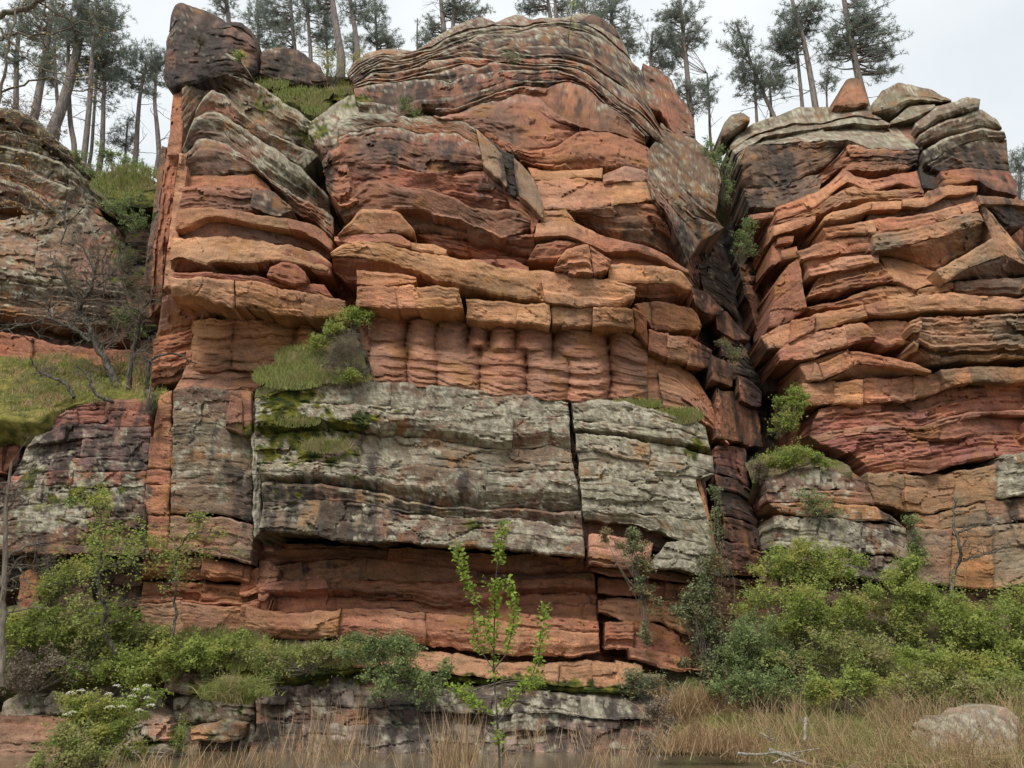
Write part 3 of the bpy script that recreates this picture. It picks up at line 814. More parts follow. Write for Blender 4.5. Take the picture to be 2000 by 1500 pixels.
stack(gr, D_GREY, r_, [dict(o=.0, lich=.68), dict(o=-.12, lich=.68, prof='under', d=.5), dict(o=.05, lich=.64, splits=(1268, 1345)), dict(o=.1, lich=.64, splits=(1265,)), dict(o=-.05, lich=.70), dict(o=.0, lich=.66, prof='lip', d=.3)],
      color='grey', color2='olive', style='crust', back=2.4)
rock(gr, '1303,1057 1343,1055 1396,1071', '1268,1106 1330,1114 1396,1124 1407,1124', D_GREY, o=-.15, color='grey', style='crust', lich=.85, name='rock_block')
rock(gr, '1358,932 1369,937', '1393,1066 1404,1082', D_GREY, o=.35, color='rust', style='vert', name='rock_flake')
rock(gr, '1149,1044 1200,1046 1275,1062', '1150,1101 1200,1109 1268,1107', D_GREY, o=.15, color='pink', color2='red', style='block', name='rock_block')

# ---- main buttress: fluted band and orange blocks
mb = core('cliff_main_buttress', '700,150 780,115 860,105 940,60 1050,60 1160,70 1220,120 1290,180 1330,260 1370,330 1380,470', '650,640 800,650 900,660 1050,680 1200,700 1300,730 1360,700', D_MAIN, 1.9, 'red')
rock(mb, '700,630 900,640 1100,650 1260,680 1340,720', '720,760 900,775 1100,790 1260,795 1390,830', D_MAIN, o=1.6, color='red', style='smooth')
FL1 = (708, 792, 850, 914, 955, 1008, 1080, 1190, 1276)
FL2 = (704, 795, 854, 938, 1030, 1112, 1192, 1276)
rock(mb, '714,614 760,612 800,622 850,620 900,625 940,628 1000,626 1080,632 1150,640 1200,642 1264,668', '728,747 800,752 870,757 950,770 1040,777 1130,785 1190,784 1264,786', D_MAIN, o=.2, color='red', color2='pink', style='flute', flutes=(FL1, FL2), back=1.5)
rock(mb, '1258,694 1280,692', '1262,792 1298,794', D_MAIN, o=.55, color='red', color2='orange', style='flute', rr=.3)
stack(mb, D_MAIN, ['1280,700 1320,706 1362,742 1392,790', '1284,728 1320,738 1360,770 1400,820', '1290,755 1330,768 1370,800 1410,845', '1296,794 1340,804 1385,830 1425,870'],
      [dict(o=.55), dict(o=.4), dict(o=.35)], color='orange', color2='red', style='lam', back=1.6)
BL = dict(style='block', back=3.0)
rock(mb, '648,493 666,480 700,469 720,470 752,476 800,488 840,496 920,508 980,522 1040,526 1062,530 1130,540 1200,550 1243,561', '648,501 680,501 700,502 724,506 760,510 800,522 850,540 898,555 940,567 1040,584 1140,597 1206,600 1240,580', D_MAIN, o=-.35, color='orange', name='rock_slab', splits=(1062,), **BL)
rock(mb, '648,503 680,503 724,508 760,512 800,524 850,542 898,557 935,567', '652,528 675,548 700,553 760,553 820,557 890,563 912,576 950,580', D_MAIN, o=-.28, color='red', style='smooth', prof='lean', d=.75, back=2.5)
rock(mb, '697,527 730,531 770,533 813,541', '697,553 730,556 760,556 813,549', D_MAIN, o=-.55, color='orange', color2='red', **BL)
rock(mb, '698,557 770,558 811,559 896,561', '697,596 774,599 812,601 906,603', D_MAIN, o=-.75, color='orange', splits=(772, 812), **BL)
rock(mb, '912,583 960,586 1010,591 1075,593', '912,622 960,626 1010,629 1075,637', D_MAIN, o=-.35, color='orange', splits=(1010,), **BL)
rock(mb, '1077,599 1101,600 1158,599', '1077,635 1105,636 1158,637', D_MAIN, o=-.2, color='orange', splits=(1102,), **BL)
rock(mb, '1160,599 1200,600 1237,603', '1160,634 1215,636 1241,641', D_MAIN, o=-.6, color='orange', color2='rust', **BL)
rock(mb, '1237,603 1262,616', '1241,641 1265,674', D_MAIN, o=-.45, color='red', style='block', prof='lean', d=.2)
rock(mb, '1190,517 1232,516 1300,522 1332,532 1352,556', '1188,549 1268,553 1310,551 1352,567', D_MAIN, o=-.25, color='orange', lich=0.04, lip=.25, **BL)
rock(mb, '1240,556 1268,554 1310,553 1350,568', '1242,584 1290,586 1322,580 1348,572', D_MAIN, o=-.2, color='red', style='smooth', prof='lean', d=.8)
rock(mb, '1238,593 1290,589 1330,595 1354,605 1370,634', '1258,612 1272,641 1320,643 1368,646', D_MAIN, o=.1, color='orange', color2='red', splits=(1275,), **BL)
rock(mb, '1266,645 1300,651 1346,659 1376,673 1390,684', '1266,682 1300,697 1344,711 1391,714', D_MAIN, o=-.1, color='orange', color2='red', splits=(1305, 1346), **BL)

# ---- main buttress: middle slabs
rock(mb, '653,463 700,456 740,456 783,458 802,472', '653,469 690,475 750,475 790,483 802,481', D_MAIN, o=-.25, color='orange', color2='red', style='block')
rock(mb, '659,459 680,436 706,408 730,407 780,414 790,424 810,453', '661,458 736,453 760,451 808,461', D_MAIN, o=-.55, color='red', color2='orange', style='smooth', prof='lip', d=.35, name='rock_block')
rock(mb, '802,475 850,477 872,489', '800,485 840,493 870,495', D_MAIN, o=-.15, color='orange', style='block', name='rock_block')
rock(mb, '664,412 680,396 700,370 720,354 752,355 800,368 844,370 880,382 920,404 960,410 1010,411 1036,428', '666,422 680,425 698,413 780,406 812,404 832,411 852,419 880,423 916,433 950,449 980,466 1036,446', D_MAIN, o=-.45, color='red', color2='brown', style='smooth', prof='lip', d=.45, name='rock_slab')
rock(mb, '778,413 812,405 832,412 880,424 916,434 950,450 1000,464 1046,456', '806,450 840,455 880,461 914,471 940,481 1044,498', D_MAIN, o=.0, color='red', color2='brown', style='smooth', prof='lean', d=.7, splits=(915,))
rock(mb, '800,452 880,462 940,482 1040,498 1092,500', '866,490 940,508 1000,514 1092,524', D_MAIN, o=.75, color='red', style='smooth', prof='lean', d=.3)
rock(mb, '920,507 970,506 1000,507 1032,521', '930,518 980,528 1032,531', D_MAIN, o=.15, color='red', style='lam')
KW = dict(style='wave', prof='lip')
rock(mb, '603,246 625,225 660,200 700,175 740,180 775,195 820,214 850,229 900,231 928,248', '606,262 640,246 676,230 720,224 770,220 810,234 850,230 900,233 930,250', D_MAIN, o=-.2, color='brown', color2='olive', style='wave', prof='back', d=1.4, lich=0.45, lip=.1)
rock(mb, '606,264 640,247 676,230 720,224 770,220 810,234 850,231 900,233 930,252', '632,284 680,260 728,250 768,248 820,260 888,257 934,282', D_MAIN, o=-.35, color='brown', color2='red', lich=0.20, lip=.5, d=.5, **KW)
rock(mb, '632,286 680,260 728,250 768,248 820,260 888,257 934,282 946,302', '640,332 690,326 714,321 760,319 800,329 850,335 896,338 946,330', D_MAIN, o=-.45, color='red', color2='brown', lich=0.09, lip=.45, d=.6, **KW)
rock(mb, '632,334 680,324 714,322 760,320 800,330 850,336 896,339 946,332 988,372', '648,388 690,402 730,387 800,386 880,396 940,416 1002,402', D_MAIN, o=-.3, color='red', color2='brown', style='smooth', prof='lean', d=.75)
rock(mb, '602,246 612,232 640,223 662,226', '606,272 630,301 650,301 658,291', D_MAIN, o=-.45, color='brown', style='smooth', prof='round', d=.6, lich=0.36)
rock(mb, '628,316 640,291 662,281', '640,374 662,402 702,396', D_MAIN, o=-.6, color='red', style='lam', rr=.3)
rock(mb, '928,250 950,268 979,302', '944,323 966,341 991,363', D_MAIN, o=-.55, color='orange', color2='olive', style='block', name='rock_panel')
rock(mb, '1001,303 1022,325 1042,355 1061,405', '1004,346 1013,381 1040,403 1059,426', D_MAIN, o=-.5, color='pink', color2='olive', style='block', name='rock_panel')
rock(mb, '950,266 980,294 1002,302', '984,366 996,379 1010,384', D_MAIN, o=-.1, color='dark', style='smooth', stain=.7)
rock(mb, '985,372 1012,384 1040,404 1056,426', '1000,408 1030,426 1040,452', D_MAIN, o=-.2, color='red', style='lam')

# ---- main buttress: dome
lips = ['676,142 690,121 720,101 748,95 780,96 812,99 840,79 870,61 900,45 936,32 968,43 980,37 1010,28 1040,38 1070,33 1094,35 1132,27 1160,29 1172,37 1194,49 1212,71 1222,94',
        '680,150 700,128 740,108 780,108 820,100 848,97 870,75 900,69 920,59 952,55 984,49 1020,59 1040,49 1086,41 1126,45 1156,55 1176,69 1204,96 1236,122',
        '684,156 712,132 752,114 780,124 812,118 848,104 880,92 918,79 936,67 980,65 1006,67 1046,53 1096,53 1140,63 1172,75 1200,94 1228,116 1254,140',
        '690,162 726,136 760,130 806,121 840,112 870,99 890,90 918,81 936,91 960,97 996,87 1020,93 1064,89 1096,89 1140,97 1160,109 1188,127 1220,151 1246,168 1264,196',
        '694,166 728,141 760,143 820,132 840,119 880,115 914,110 940,112 970,119 1010,113 1052,117 1080,113 1116,119 1150,128 1190,152 1226,176 1262,216 1286,246',
        '688,170 720,158 768,160 808,150 832,147 856,143 896,129 916,125 936,133 960,121 980,123 1040,129 1088,129 1120,133 1144,141 1164,159 1192,181 1212,199 1246,221 1270,243 1296,272',
        '690,172 730,163 768,163 808,153 856,156 880,160 906,148 948,142 1010,136 1040,138 1090,136 1124,147 1150,163 1180,188 1220,214 1260,252 1292,280',
        '700,215 780,232 824,213 860,211 890,211 920,197 960,185 1010,167 1040,168 1068,171 1090,161 1116,158 1140,165 1156,179 1168,195 1200,211 1220,225 1238,241 1256,264']
specs = [dict(o=.5, lich=.32, lip=.3, prof='back', d=.9, stain=.1), dict(o=.25, lich=.22, lip=.35, d=.8, stain=.15), dict(o=.05, lich=.16, lip=.4, d=.8, stain=.15), dict(o=-.05, lich=.08, lip=.45, d=.9, stain=.15), dict(o=-.2, lich=.04, lip=.5, d=1.0, color='brown', color2='red'),
         dict(o=-.35, lich=.04, lip=.5, d=.7, color='red', color2='brown'), dict(o=-.45, lich=.02, lip=.5, d=1.1, color='red', color2='brown', stain=.2)]
LD, SD_ = densify(lips, specs)
stack(mb, D_MAIN, LD, SD_, color='brown', color2=(.215, .125, .085), style='wave', prof='lip', back=2.4)
rock(mb, '850,212 890,212 920,198 960,186 1010,168 1040,169 1068,172 1090,162 1116,159 1140,166 1156,180 1168,196 1200,212 1220,226 1238,242 1258,266', '850,228 890,225 940,203 980,198 1010,184 1040,190 1056,194 1070,210 1100,228 1128,246 1180,254 1220,264 1262,282', D_MAIN, o=-.5, color='red', color2='brown', style='wave', prof='lip', d=.9, lip=.5)
rock(mb, '846,228 890,224 940,202 980,197 1010,183 1040,189 1056,193 1070,209 1100,227 1132,247', '890,250 930,262 970,274 1000,288 1040,292 1080,288 1116,268 1134,252', D_MAIN, o=-.5, color='red', color2='brown', style='wave', prof='lip', d=1.1, lip=.35)
rock(mb, '850,227 890,232 930,242 970,262 1000,282 1030,292', '900,252 940,272 980,302 1010,318 1024,322', D_MAIN, o=.1, color='red', style='lam', prof='lean', d=.3)
rock(mb, '1000,290 1040,294 1080,290 1116,270 1134,254 1180,257 1220,267 1264,284 1276,300', '1018,318 1060,331 1100,332 1160,327 1214,324 1240,330 1268,340', D_MAIN, o=-.15, color='red', style='lam', prof='under', d=.5)
rock(mb, '1030,327 1060,333 1100,333 1176,328', '1042,351 1080,350 1140,345 1176,346', D_MAIN, o=.15, color='orange', style='block', back=1.5)
rock(mb, '1178,341 1220,325 1256,331 1270,343', '1180,357 1220,351 1266,353', D_MAIN, o=-.05, color='pink', style='lam')
rock(mb, '1046,353 1140,348 1190,359 1230,354 1266,353', '1062,409 1106,408 1148,406 1200,399 1272,390', D_MAIN, o=.1, color='orange', style='block', lich=0.01, splits=(1195,), back=1.6)
rock(mb, '1106,410 1180,405 1236,397 1276,397 1290,408 1304,434', '1128,433 1170,455 1200,467 1260,477 1310,493 1324,511', D_MAIN, o=.1, color='brown', color2='red', style='smooth', prof='lean', d=1.0, back=1.5)
rock(mb, '1062,411 1106,410 1124,432', '1050,436 1080,434 1110,430', D_MAIN, o=.05, color='orange', style='lam')
rock(mb, '1048,437 1106,428 1124,433 1170,457 1200,467 1250,477 1290,491 1346,529', '1042,461 1108,457 1132,467 1160,479 1186,491 1240,487 1280,501 1344,534', D_MAIN, o=-.2, color='orange', color2='red', style='block', back=2.5)
rock(mb, '1108,460 1132,470 1160,482 1186,494 1240,490 1280,504 1332,531', '1186,514 1230,516 1290,522 1334,536', D_MAIN, o=.35, color='red', style='lam', splits=(1190,))
rock(mb, '1046,479 1080,470 1106,468 1134,477', '1030,508 1060,514 1086,508 1112,492', D_MAIN, o=-.05, color='red', style='smooth', prof='lip', d=.5)
HW = dict(style='smooth', prof='lip', color='brown', color2=(.21, .125, .085), lip=.2)
rock(mb, '1254,121 1290,139 1310,155 1320,183 1340,201 1354,232', '1262,206 1290,218 1310,247 1332,268 1356,266', D_MAIN, o=.2, color='brown', color2='red', style='wave', prof='bulge', d=.8, lich=0.25)
h = ['1290,240 1320,262 1356,268 1378,290 1398,305 1408,350', '1282,272 1310,300 1340,330 1372,364 1403,384', '1266,292 1300,330 1330,365 1365,400 1397,424', '1264,322 1290,355 1320,390 1355,420 1414,446', '1264,352 1285,372 1310,402 1335,432 1366,472', '1278,398 1300,422 1312,452 1326,482 1340,520']
stack(mb, D_MAIN, h, [dict(o=.15, lich=.24, d=.9), dict(o=-.1, lich=.24, d=.8), dict(o=-.3, lich=.24, d=.8), dict(o=-.45, lich=.2, d=.7), dict(o=-.4, lich=.1, d=.8)], **HW)

# ---- gully between the buttresses
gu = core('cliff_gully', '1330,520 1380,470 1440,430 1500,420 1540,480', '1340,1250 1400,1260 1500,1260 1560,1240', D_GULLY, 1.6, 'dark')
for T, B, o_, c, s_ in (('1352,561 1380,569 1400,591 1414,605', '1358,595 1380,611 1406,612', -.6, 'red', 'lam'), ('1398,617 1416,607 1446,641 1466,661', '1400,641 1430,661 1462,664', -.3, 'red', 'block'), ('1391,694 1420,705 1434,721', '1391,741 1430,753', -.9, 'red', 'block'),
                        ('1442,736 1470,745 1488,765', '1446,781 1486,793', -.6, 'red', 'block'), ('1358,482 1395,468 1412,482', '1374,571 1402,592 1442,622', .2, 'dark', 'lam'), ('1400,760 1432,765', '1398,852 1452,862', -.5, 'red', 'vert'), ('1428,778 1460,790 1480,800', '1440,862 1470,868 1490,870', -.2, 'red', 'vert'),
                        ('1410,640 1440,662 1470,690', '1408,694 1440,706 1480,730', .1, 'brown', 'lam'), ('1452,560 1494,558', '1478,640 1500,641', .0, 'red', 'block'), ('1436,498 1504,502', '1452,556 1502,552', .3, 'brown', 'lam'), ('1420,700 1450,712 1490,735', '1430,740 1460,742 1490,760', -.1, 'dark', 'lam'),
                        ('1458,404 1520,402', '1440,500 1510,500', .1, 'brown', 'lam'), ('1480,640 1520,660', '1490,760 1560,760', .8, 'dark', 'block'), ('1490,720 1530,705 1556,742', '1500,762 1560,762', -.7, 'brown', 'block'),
                        ('1396,872 1420,868 1456,880', '1399,924 1430,930 1464,953', -.2, 'maroon', 'crust'), ('1397,927 1430,933 1467,957', '1401,952 1440,962 1475,985', -.25, 'red', 'crust'), ('1400,956 1440,966 1478,989', '1412,1004 1445,1012 1482,1030', -.2, 'maroon', 'crust'),
                        ('1412,1008 1446,1016 1484,1034', '1414,1050 1450,1058 1490,1074', -.25, 'red', 'crust'), ('1412,1054 1450,1062 1494,1080', '1402,1122 1450,1124 1502,1126', -.2, 'maroon', 'crust'), ('1400,1128 1450,1130 1510,1132', '1370,1260 1450,1262 1520,1262', .0, 'red', 'crust')):
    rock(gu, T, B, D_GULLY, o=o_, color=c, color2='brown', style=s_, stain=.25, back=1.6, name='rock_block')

# ---- right buttress
rb = core('cliff_right_buttress', '1450,300 1560,232 1700,225 1800,260 1940,270 1985,360', '1560,900 1700,930 1850,920 2060,900', D_RIGHT, 1.7, 'red')
cap = ['1426,282 1436,267 1469,240 1520,225 1559,210 1595,209 1658,209 1700,205 1720,228', '1428,290 1475,261 1544,240 1610,237 1670,222 1722,234', '1436,300 1490,267 1535,258 1580,252 1670,240 1744,243', '1445,312 1457,288 1475,279 1526,281 1580,273 1655,273 1688,285 1754,291 1795,291']
stack(rb, D_RIGHT, cap, [dict(o=.4), dict(o=.15), dict(o=-.05)], color='grey', color2='brown', style='lam', prof='back', d=.6, lich=0.49, lip=.1)
RW = dict(style='smooth', back=2)
rock(rb, '1445,314 1457,290 1480,281 1526,282 1580,275 1648,276', '1451,369 1490,367 1520,361 1568,345 1610,324 1642,292', D_RIGHT, o=-.1, color='brown', color2='dark', prof='lean', d=.9, lip=.3, **RW)
rock(rb, '1640,303 1660,283 1690,287 1754,292 1796,292', '1560,377 1610,351 1640,326 1690,332 1750,332 1792,322', D_RIGHT, o=-.05, color='brown', color2='red', prof='lean', d=.5, lip=.3, **RW)
rock(rb, '1451,370 1490,368 1520,363 1568,347 1610,340', '1463,405 1520,402 1560,392 1597,378', D_RIGHT, o=.2, color='brown', color2='olive', style='lam')
RL = dict(color='red', color2='orange', style='lam', back=2.2)
RB = dict(color='orange', color2='red', style='block', back=2.6)
rock(rb, '1516,405 1592,378 1616,363 1649,329 1670,345 1700,351 1745,342 1792,333', '1516,429 1592,405 1655,351 1700,372 1760,357 1800,366', D_RIGHT, o=-.1, **RL)
rock(rb, '1514,435 1580,414 1628,381 1658,365 1700,372 1800,369', '1560,440 1595,423 1649,393 1700,390 1760,390 1806,378', D_RIGHT, o=-.05, **RL)
rock(rb, '1511,441 1560,428 1593,420', '1511,459 1560,444 1593,432', D_RIGHT, o=-.45, name='rock_block', **RB)
rock(rb, '1610,424 1619,417 1670,405 1700,394 1760,394', '1608,430 1649,426 1700,408 1760,407', D_RIGHT, o=-.55, splits=(1700,), **RB)
rock(rb, '1763,390 1808,384 1811,372 1850,363 1908,363', '1763,402 1808,402 1850,381 1908,373', D_RIGHT, o=-.5, splits=(1809,), **RB)
rock(rb, '1700,409 1760,408 1808,404 1850,383 1908,374', '1690,432 1760,420 1820,412 1860,402 1906,392', D_RIGHT, o=-.05, color='brown', style='smooth')
rock(rb, '1606,447 1700,429 1790,420 1908,390', '1616,462 1700,456 1790,444 1911,411', D_RIGHT, o=-.4, splits=(1708,), **RL)
rock(rb, '1703,459 1790,445 1911,412 1923,435', '1706,489 1772,477 1850,456 1926,430', D_RIGHT, o=-.55, color='olive', color2='orange', style='lam', back=3)
rock(rb, '1708,491 1772,479 1850,458 1926,432', '1724,501 1814,528 1832,522 1935,465', D_RIGHT, o=-.5, color='brown', color2='red', style='smooth', prof='lean', d=.9)
rock(rb, '1555,492 1616,468 1702,459', '1565,507 1640,492 1704,487', D_RIGHT, o=-.25, **RL)
rock(rb, '1576,522 1649,501 1716,495', '1580,537 1649,525 1716,511', D_RIGHT, o=-.3, **RL)
rock(rb, '1566,508 1640,493 1704,488', '1576,522 1649,502 1714,494', D_RIGHT, o=.0, **RL)
rock(rb, '1598,541 1649,527 1718,513', '1574,580 1670,562 1746,545', D_RIGHT, o=-.15, color='orange', color2='red', style='lam')
rock(rb, '1716,498 1775,511 1829,528 1845,546', '1745,546 1790,564 1845,550', D_RIGHT, o=-.2, color='orange', style='block', prof='back', d=.4)
rock(rb, '1830,528 1892,495 1940,465 1953,486', '1845,549 1892,522 1962,498', D_RIGHT, o=-.7, color='orange', color2='olive', style='block', back=3, name='rock_block')
rock(rb, '1846,551 1892,524 1962,500 2010,520', '1862,547 1955,541 2010,530', D_RIGHT, o=-.6, color='brown', style='smooth', prof='lean', d=.6)
rock(rb, '1911,396 1936,416 1977,465', '1937,467 1956,493 2001,521', D_RIGHT, o=-.35, color='orange', color2='pink', style='block', prof='flat', tilt=.3)
rock(rb, '1936,468 1977,466 2010,500', '1956,496 1985,512 2010,525', D_RIGHT, o=-.2, color='olive', style='block')
tp = [('1703,201 1721,177 1754,161 1775,165 1814,174 1858,195', '1706,222 1736,225 1775,204 1820,201 1858,197', .2, 'round'), ('1739,240 1775,207 1826,203', '1742,242 1790,234 1828,211', .0, 'round'), ('1788,237 1826,207 1892,191 1916,195', '1793,261 1826,240 1880,222 1912,213', -.2, 'round'),
      ('1796,261 1850,234 1916,213 1946,231 1957,249', '1799,282 1850,261 1910,249 1957,252', -.15, 'lip'), ('1802,294 1850,267 1916,249 1962,258', '1808,321 1856,288 1916,270 1966,267', -.25, 'lip')]
for T, B, o_, p_ in tp:
    rock(rb, T, B, D_RIGHT, o=o_, color='brown', color2='grey', style='wave', prof=p_, d=.6, lich=0.32, lip=.2, rr=.1)
rock(rb, '1745,240 1790,236 1796,262', '1750,290 1790,292 1802,288', D_RIGHT, o=.5, color='pink', color2='brown', style='smooth', lich=0.22)
rock(rb, '1811,324 1856,291 1916,273 1966,273', '1835,333 1895,327 1972,334', D_RIGHT, o=-.1, color='brown', color2='dark', style='smooth', prof='lean', d=.5, lip=.3)
rock(rb, '1838,334 1895,328 1972,335 1987,357', '1844,363 1907,351 1940,369 1987,381', D_RIGHT, o=-.15, color='red', color2='brown', style='smooth')
rock(rb, '1796,325 1836,335 1842,362', '1800,366 1842,364', D_RIGHT, o=.45, color='dark', style='smooth', stain=.8)
rock(rb, '1910,381 1949,384 2010,391', '1916,396 1982,399 2010,403', D_RIGHT, o=-.6, color='orange', color2='brown', style='block', lich=0.07)
rock(rb, '1918,398 1982,401 2010,405', '1940,418 1964,447 2000,440', D_RIGHT, o=-.4, color='dark', color2='brown', style='smooth', prof='lean', d=.5)
for T, B, o_ in (('1462,420 1511,414', '1463,432 1511,423', -.3), ('1514,561 1541,516 1559,500', '1500,640 1536,630 1576,602', -.1), ('1519,462 1551,461', '1519,476 1549,472', -.2), ('1526,489 1556,481', '1528,506 1560,500', -.2), ('1500,440 1514,436', '1502,470 1516,466', .1), ('1510,472 1530,470', '1500,520 1532,505', .1)):
    rock(rb, T, B, D_RIGHT, o=o_, color='red', style='block', name='rock_block')
rock(rb, '1572,601 1650,584 1720,556 1790,563 1862,549', '1594,605 1685,591 1755,584 1862,574', D_RIGHT, o=-.1, color='orange', color2='red', style='lam')
rock(rb, '1863,549 1930,546 2020,541', '1866,574 1930,572 2020,574', D_RIGHT, o=-.2, color='olive', color2='brown', style='lam')
rock(rb, '1485,657 1545,626 1590,615 1686,594', '1500,682 1524,675 1597,643 1696,619', D_RIGHT, o=-.4, splits=(1546, 1591), **RB)
rock(rb, '1688,594 1734,584 1825,573 1900,576 2020,584', '1695,612 1734,615 1790,605 1895,605 2020,605', D_RIGHT, o=-.45, splits=(1735,), **RB)
rock(rb, '1517,689 1538,661 1597,647 1689,629 1708,647', '1524,707 1597,693 1650,675 1711,661', D_RIGHT, o=-.4, splits=(1652,), **RB)
rock(rb, '1695,629 1769,626 1787,660', '1711,671 1737,675 1787,670', D_RIGHT, o=-.1, **RB)
rock(rb, '1776,629 1797,619 1895,619 2020,609', '1788,680 1818,710 1878,703 2020,696', D_RIGHT, o=-.55, color='orange', color2='olive', style='lam', back=3, splits=(1797,))
rock(rb, '1560,712 1600,700 1657,682', '1566,724 1601,709 1658,690', D_RIGHT, o=-.2, **RL)
rock(rb, '1601,710 1664,685 1727,696 1790,710 1819,724', '1611,741 1671,710 1727,713 1794,724 1819,730', D_RIGHT, o=-.5, color='orange', color2='red', style='block', prof='flat', splits=(1727,), back=3)
rock(rb, '1613,743 1671,712 1727,715 1794,726', '1640,744 1680,742 1727,738 1794,734', D_RIGHT, o=-.35, color='pink', style='smooth', prof='lean', d=.7)
rock(rb, '1562,717 1590,706 1602,713', '1575,743 1609,743', D_RIGHT, o=-.35, splits=(1588,), **RB)
rock(rb, '1566,749 1629,745 1682,741 1776,738 1836,728', '1573,787 1632,787 1695,787 1783,780 1846,759', D_RIGHT, o=-.2, splits=(1630, 1684, 1784), **RB)
rock(rb, '1838,721 1892,717 2020,717', '1846,755 1888,745 2020,745', D_RIGHT, o=-.3, color='orange', color2='grey', style='block', splits=(1894,))
m_ = ['1600,800 1640,792 1700,788 1790,781 1840,762 1890,748 2020,747', '1590,822 1645,810 1700,806 1800,805 1850,790 1900,776 2020,773', '1580,850 1640,838 1700,831 1800,832 1850,815 1900,804 2020,800', '1600,866 1650,849 1720,843 1815,841 1850,826 1930,809 2020,813',
      '1655,882 1700,868 1800,862 1860,858 1920,848 2020,850', '1690,905 1750,894 1810,889 1860,881 1920,870 2020,876', '1700,930 1760,924 1815,922 1860,908 1930,894 1960,888 2020,892']
stack(rb, D_RIGHT, m_, [dict(o=.15, splits=(1720, 1925)), dict(o=.1, splits=(1812,)), dict(o=-.15, color='pink', splits=(1625, 1650, 1690, 1760, 1830, 1880)), dict(o=.0, splits=(1770,)), dict(o=-.05, splits=(1730, 1815)), dict(o=-.1, splits=(1770, 1860))], color='maroon', color2='red', style='lam', back=1.6)

# ---- right foot of the cliff
rf = core('cliff_right_foot', '1490,940 1690,930 1820,935 2060,900', '1480,1360 1700,1370 1850,1360 2060,1350', D_FOOT, 1.2, 'brown')
rock(rf, '1693,925 1733,922 1813,930 1867,922 1948,904', '1707,978 1795,1002 1829,1002 1867,989 1928,978 1948,973', D_FOOT, o=.0, color='rust', color2='olive', style='block', splits=(1770, 1862))
rock(rf, '1947,901 1960,888 2020,881', '1947,973 2020,963', D_FOOT, o=-.2, color='grey', style='crust', lich=0.36, splits=(1972,))
rock(rf, '1784,1003 1829,1006 1867,993 1931,979 2020,966', '1784,1029 1835,1034 1867,1029 1931,1024 2020,1014', D_FOOT, o=-.1, color='rust', color2='olive', style='block', splits=(1835, 1930))
rock(rf, '1784,1032 1835,1037 1867,1032 1931,1027 2020,1018', '1796,1141 1867,1144 1933,1149 2020,1136', D_FOOT, o=-.15, color='rust', color2='olive', style='block', splits=(1856, 1945))
CR = dict(style='crust', back=2)
rock(rf, '1492,933 1553,914 1612,912 1660,917 1687,938 1699,960', '1497,960 1567,954 1633,954 1698,961', D_FOOT, o=-.1, color='brown', lich=0.32, prof='back', d=.3, splits=(1600,), **CR)
rock(rf, '1497,963 1567,957 1633,957 1699,963', '1500,978 1620,978 1709,986', D_FOOT, o=-.2, color='brown', color2='pink', lich=0.22, splits=(1580,), **CR)
rock(rf, '1503,984 1564,979 1633,982 1709,990 1741,1008', '1527,1002 1607,1008 1673,1017 1729,1016 1768,1029', D_FOOT, o=-.3, color='olive', color2='rust', lich=0.14, splits=(1564, 1641, 1735), **CR)
rock(rf, '1511,1008 1607,1011 1673,1020 1729,1022 1768,1031', '1511,1069 1580,1077 1668,1085 1740,1080 1778,1101', D_FOOT, o=-.3, color='brown', color2='grey', lich=0.36, splits=(1600, 1680), **CR)
rock(rf, '1511,1073 1580,1081 1668,1089 1740,1086 1781,1106', '1520,1118 1580,1120 1660,1125 1719,1133 1796,1141', D_FOOT, o=-.35, color='brown', color2='grey', lich=0.29, splits=(1668, 1712), **CR)
rock(rf, '1500,1132 1660,1140 1720,1146 1860,1150 2020,1150', '1490,1350 1660,1350 1860,1350 2020,1345', D_FOOT, o=.2, color='brown', style='crust', splits=(1640, 1850))

# ---- rock shelf at the water's edge
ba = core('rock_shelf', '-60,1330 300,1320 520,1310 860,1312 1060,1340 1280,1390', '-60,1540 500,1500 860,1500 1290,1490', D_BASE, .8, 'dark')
a_ = ['500,1304 600,1300 700,1296 860,1302 960,1322 1060,1332 1150,1342 1230,1352 1272,1380', '500,1345 600,1340 720,1350 860,1346 950,1338 1050,1348 1150,1362 1282,1391', '500,1371 600,1376 700,1381 800,1386 870,1391 960,1396 1060,1387 1170,1402 1287,1407', '500,1415 600,1412 700,1418 860,1415 960,1424 1060,1416 1170,1418 1287,1430', '480,1500 700,1500 860,1500 960,1500 1060,1490 1170,1480 1287,1480']
stack(ba, D_BASE, a_, [dict(o=-.2, splits=(610, 700, 790, 900, 1030, 1150), prof='back', d=.4, moss=.25), dict(o=-.35, splits=(560, 690, 820, 960, 1130)), dict(o=-.25, splits=(640, 760, 790, 880, 1000, 1120, 1210), color='pink'), dict(o=-.38, splits=(590, 720, 850, 980, 1130))],
      color=(.36, .29, .245), color2='brown', style='crust', lich=.22, stain=.72, back=2.0)
rock(ba, '420,1300 520,1296 620,1290 720,1292', '430,1345 500,1352 560,1340 640,1322 720,1316', D_BASE, o=-.45, color='brown', style='wave', prof='round', d=.5, moss=.85, rr=.3, name='moss_bank')
rock(ba, '880,1312 960,1318 1060,1328 1180,1336 1240,1346', '880,1332 960,1340 1060,1350 1180,1354 1240,1360', D_BASE, o=-.35, color='brown', style='wave', prof='round', d=.4, moss=.85, rr=.3, name='moss_bank')
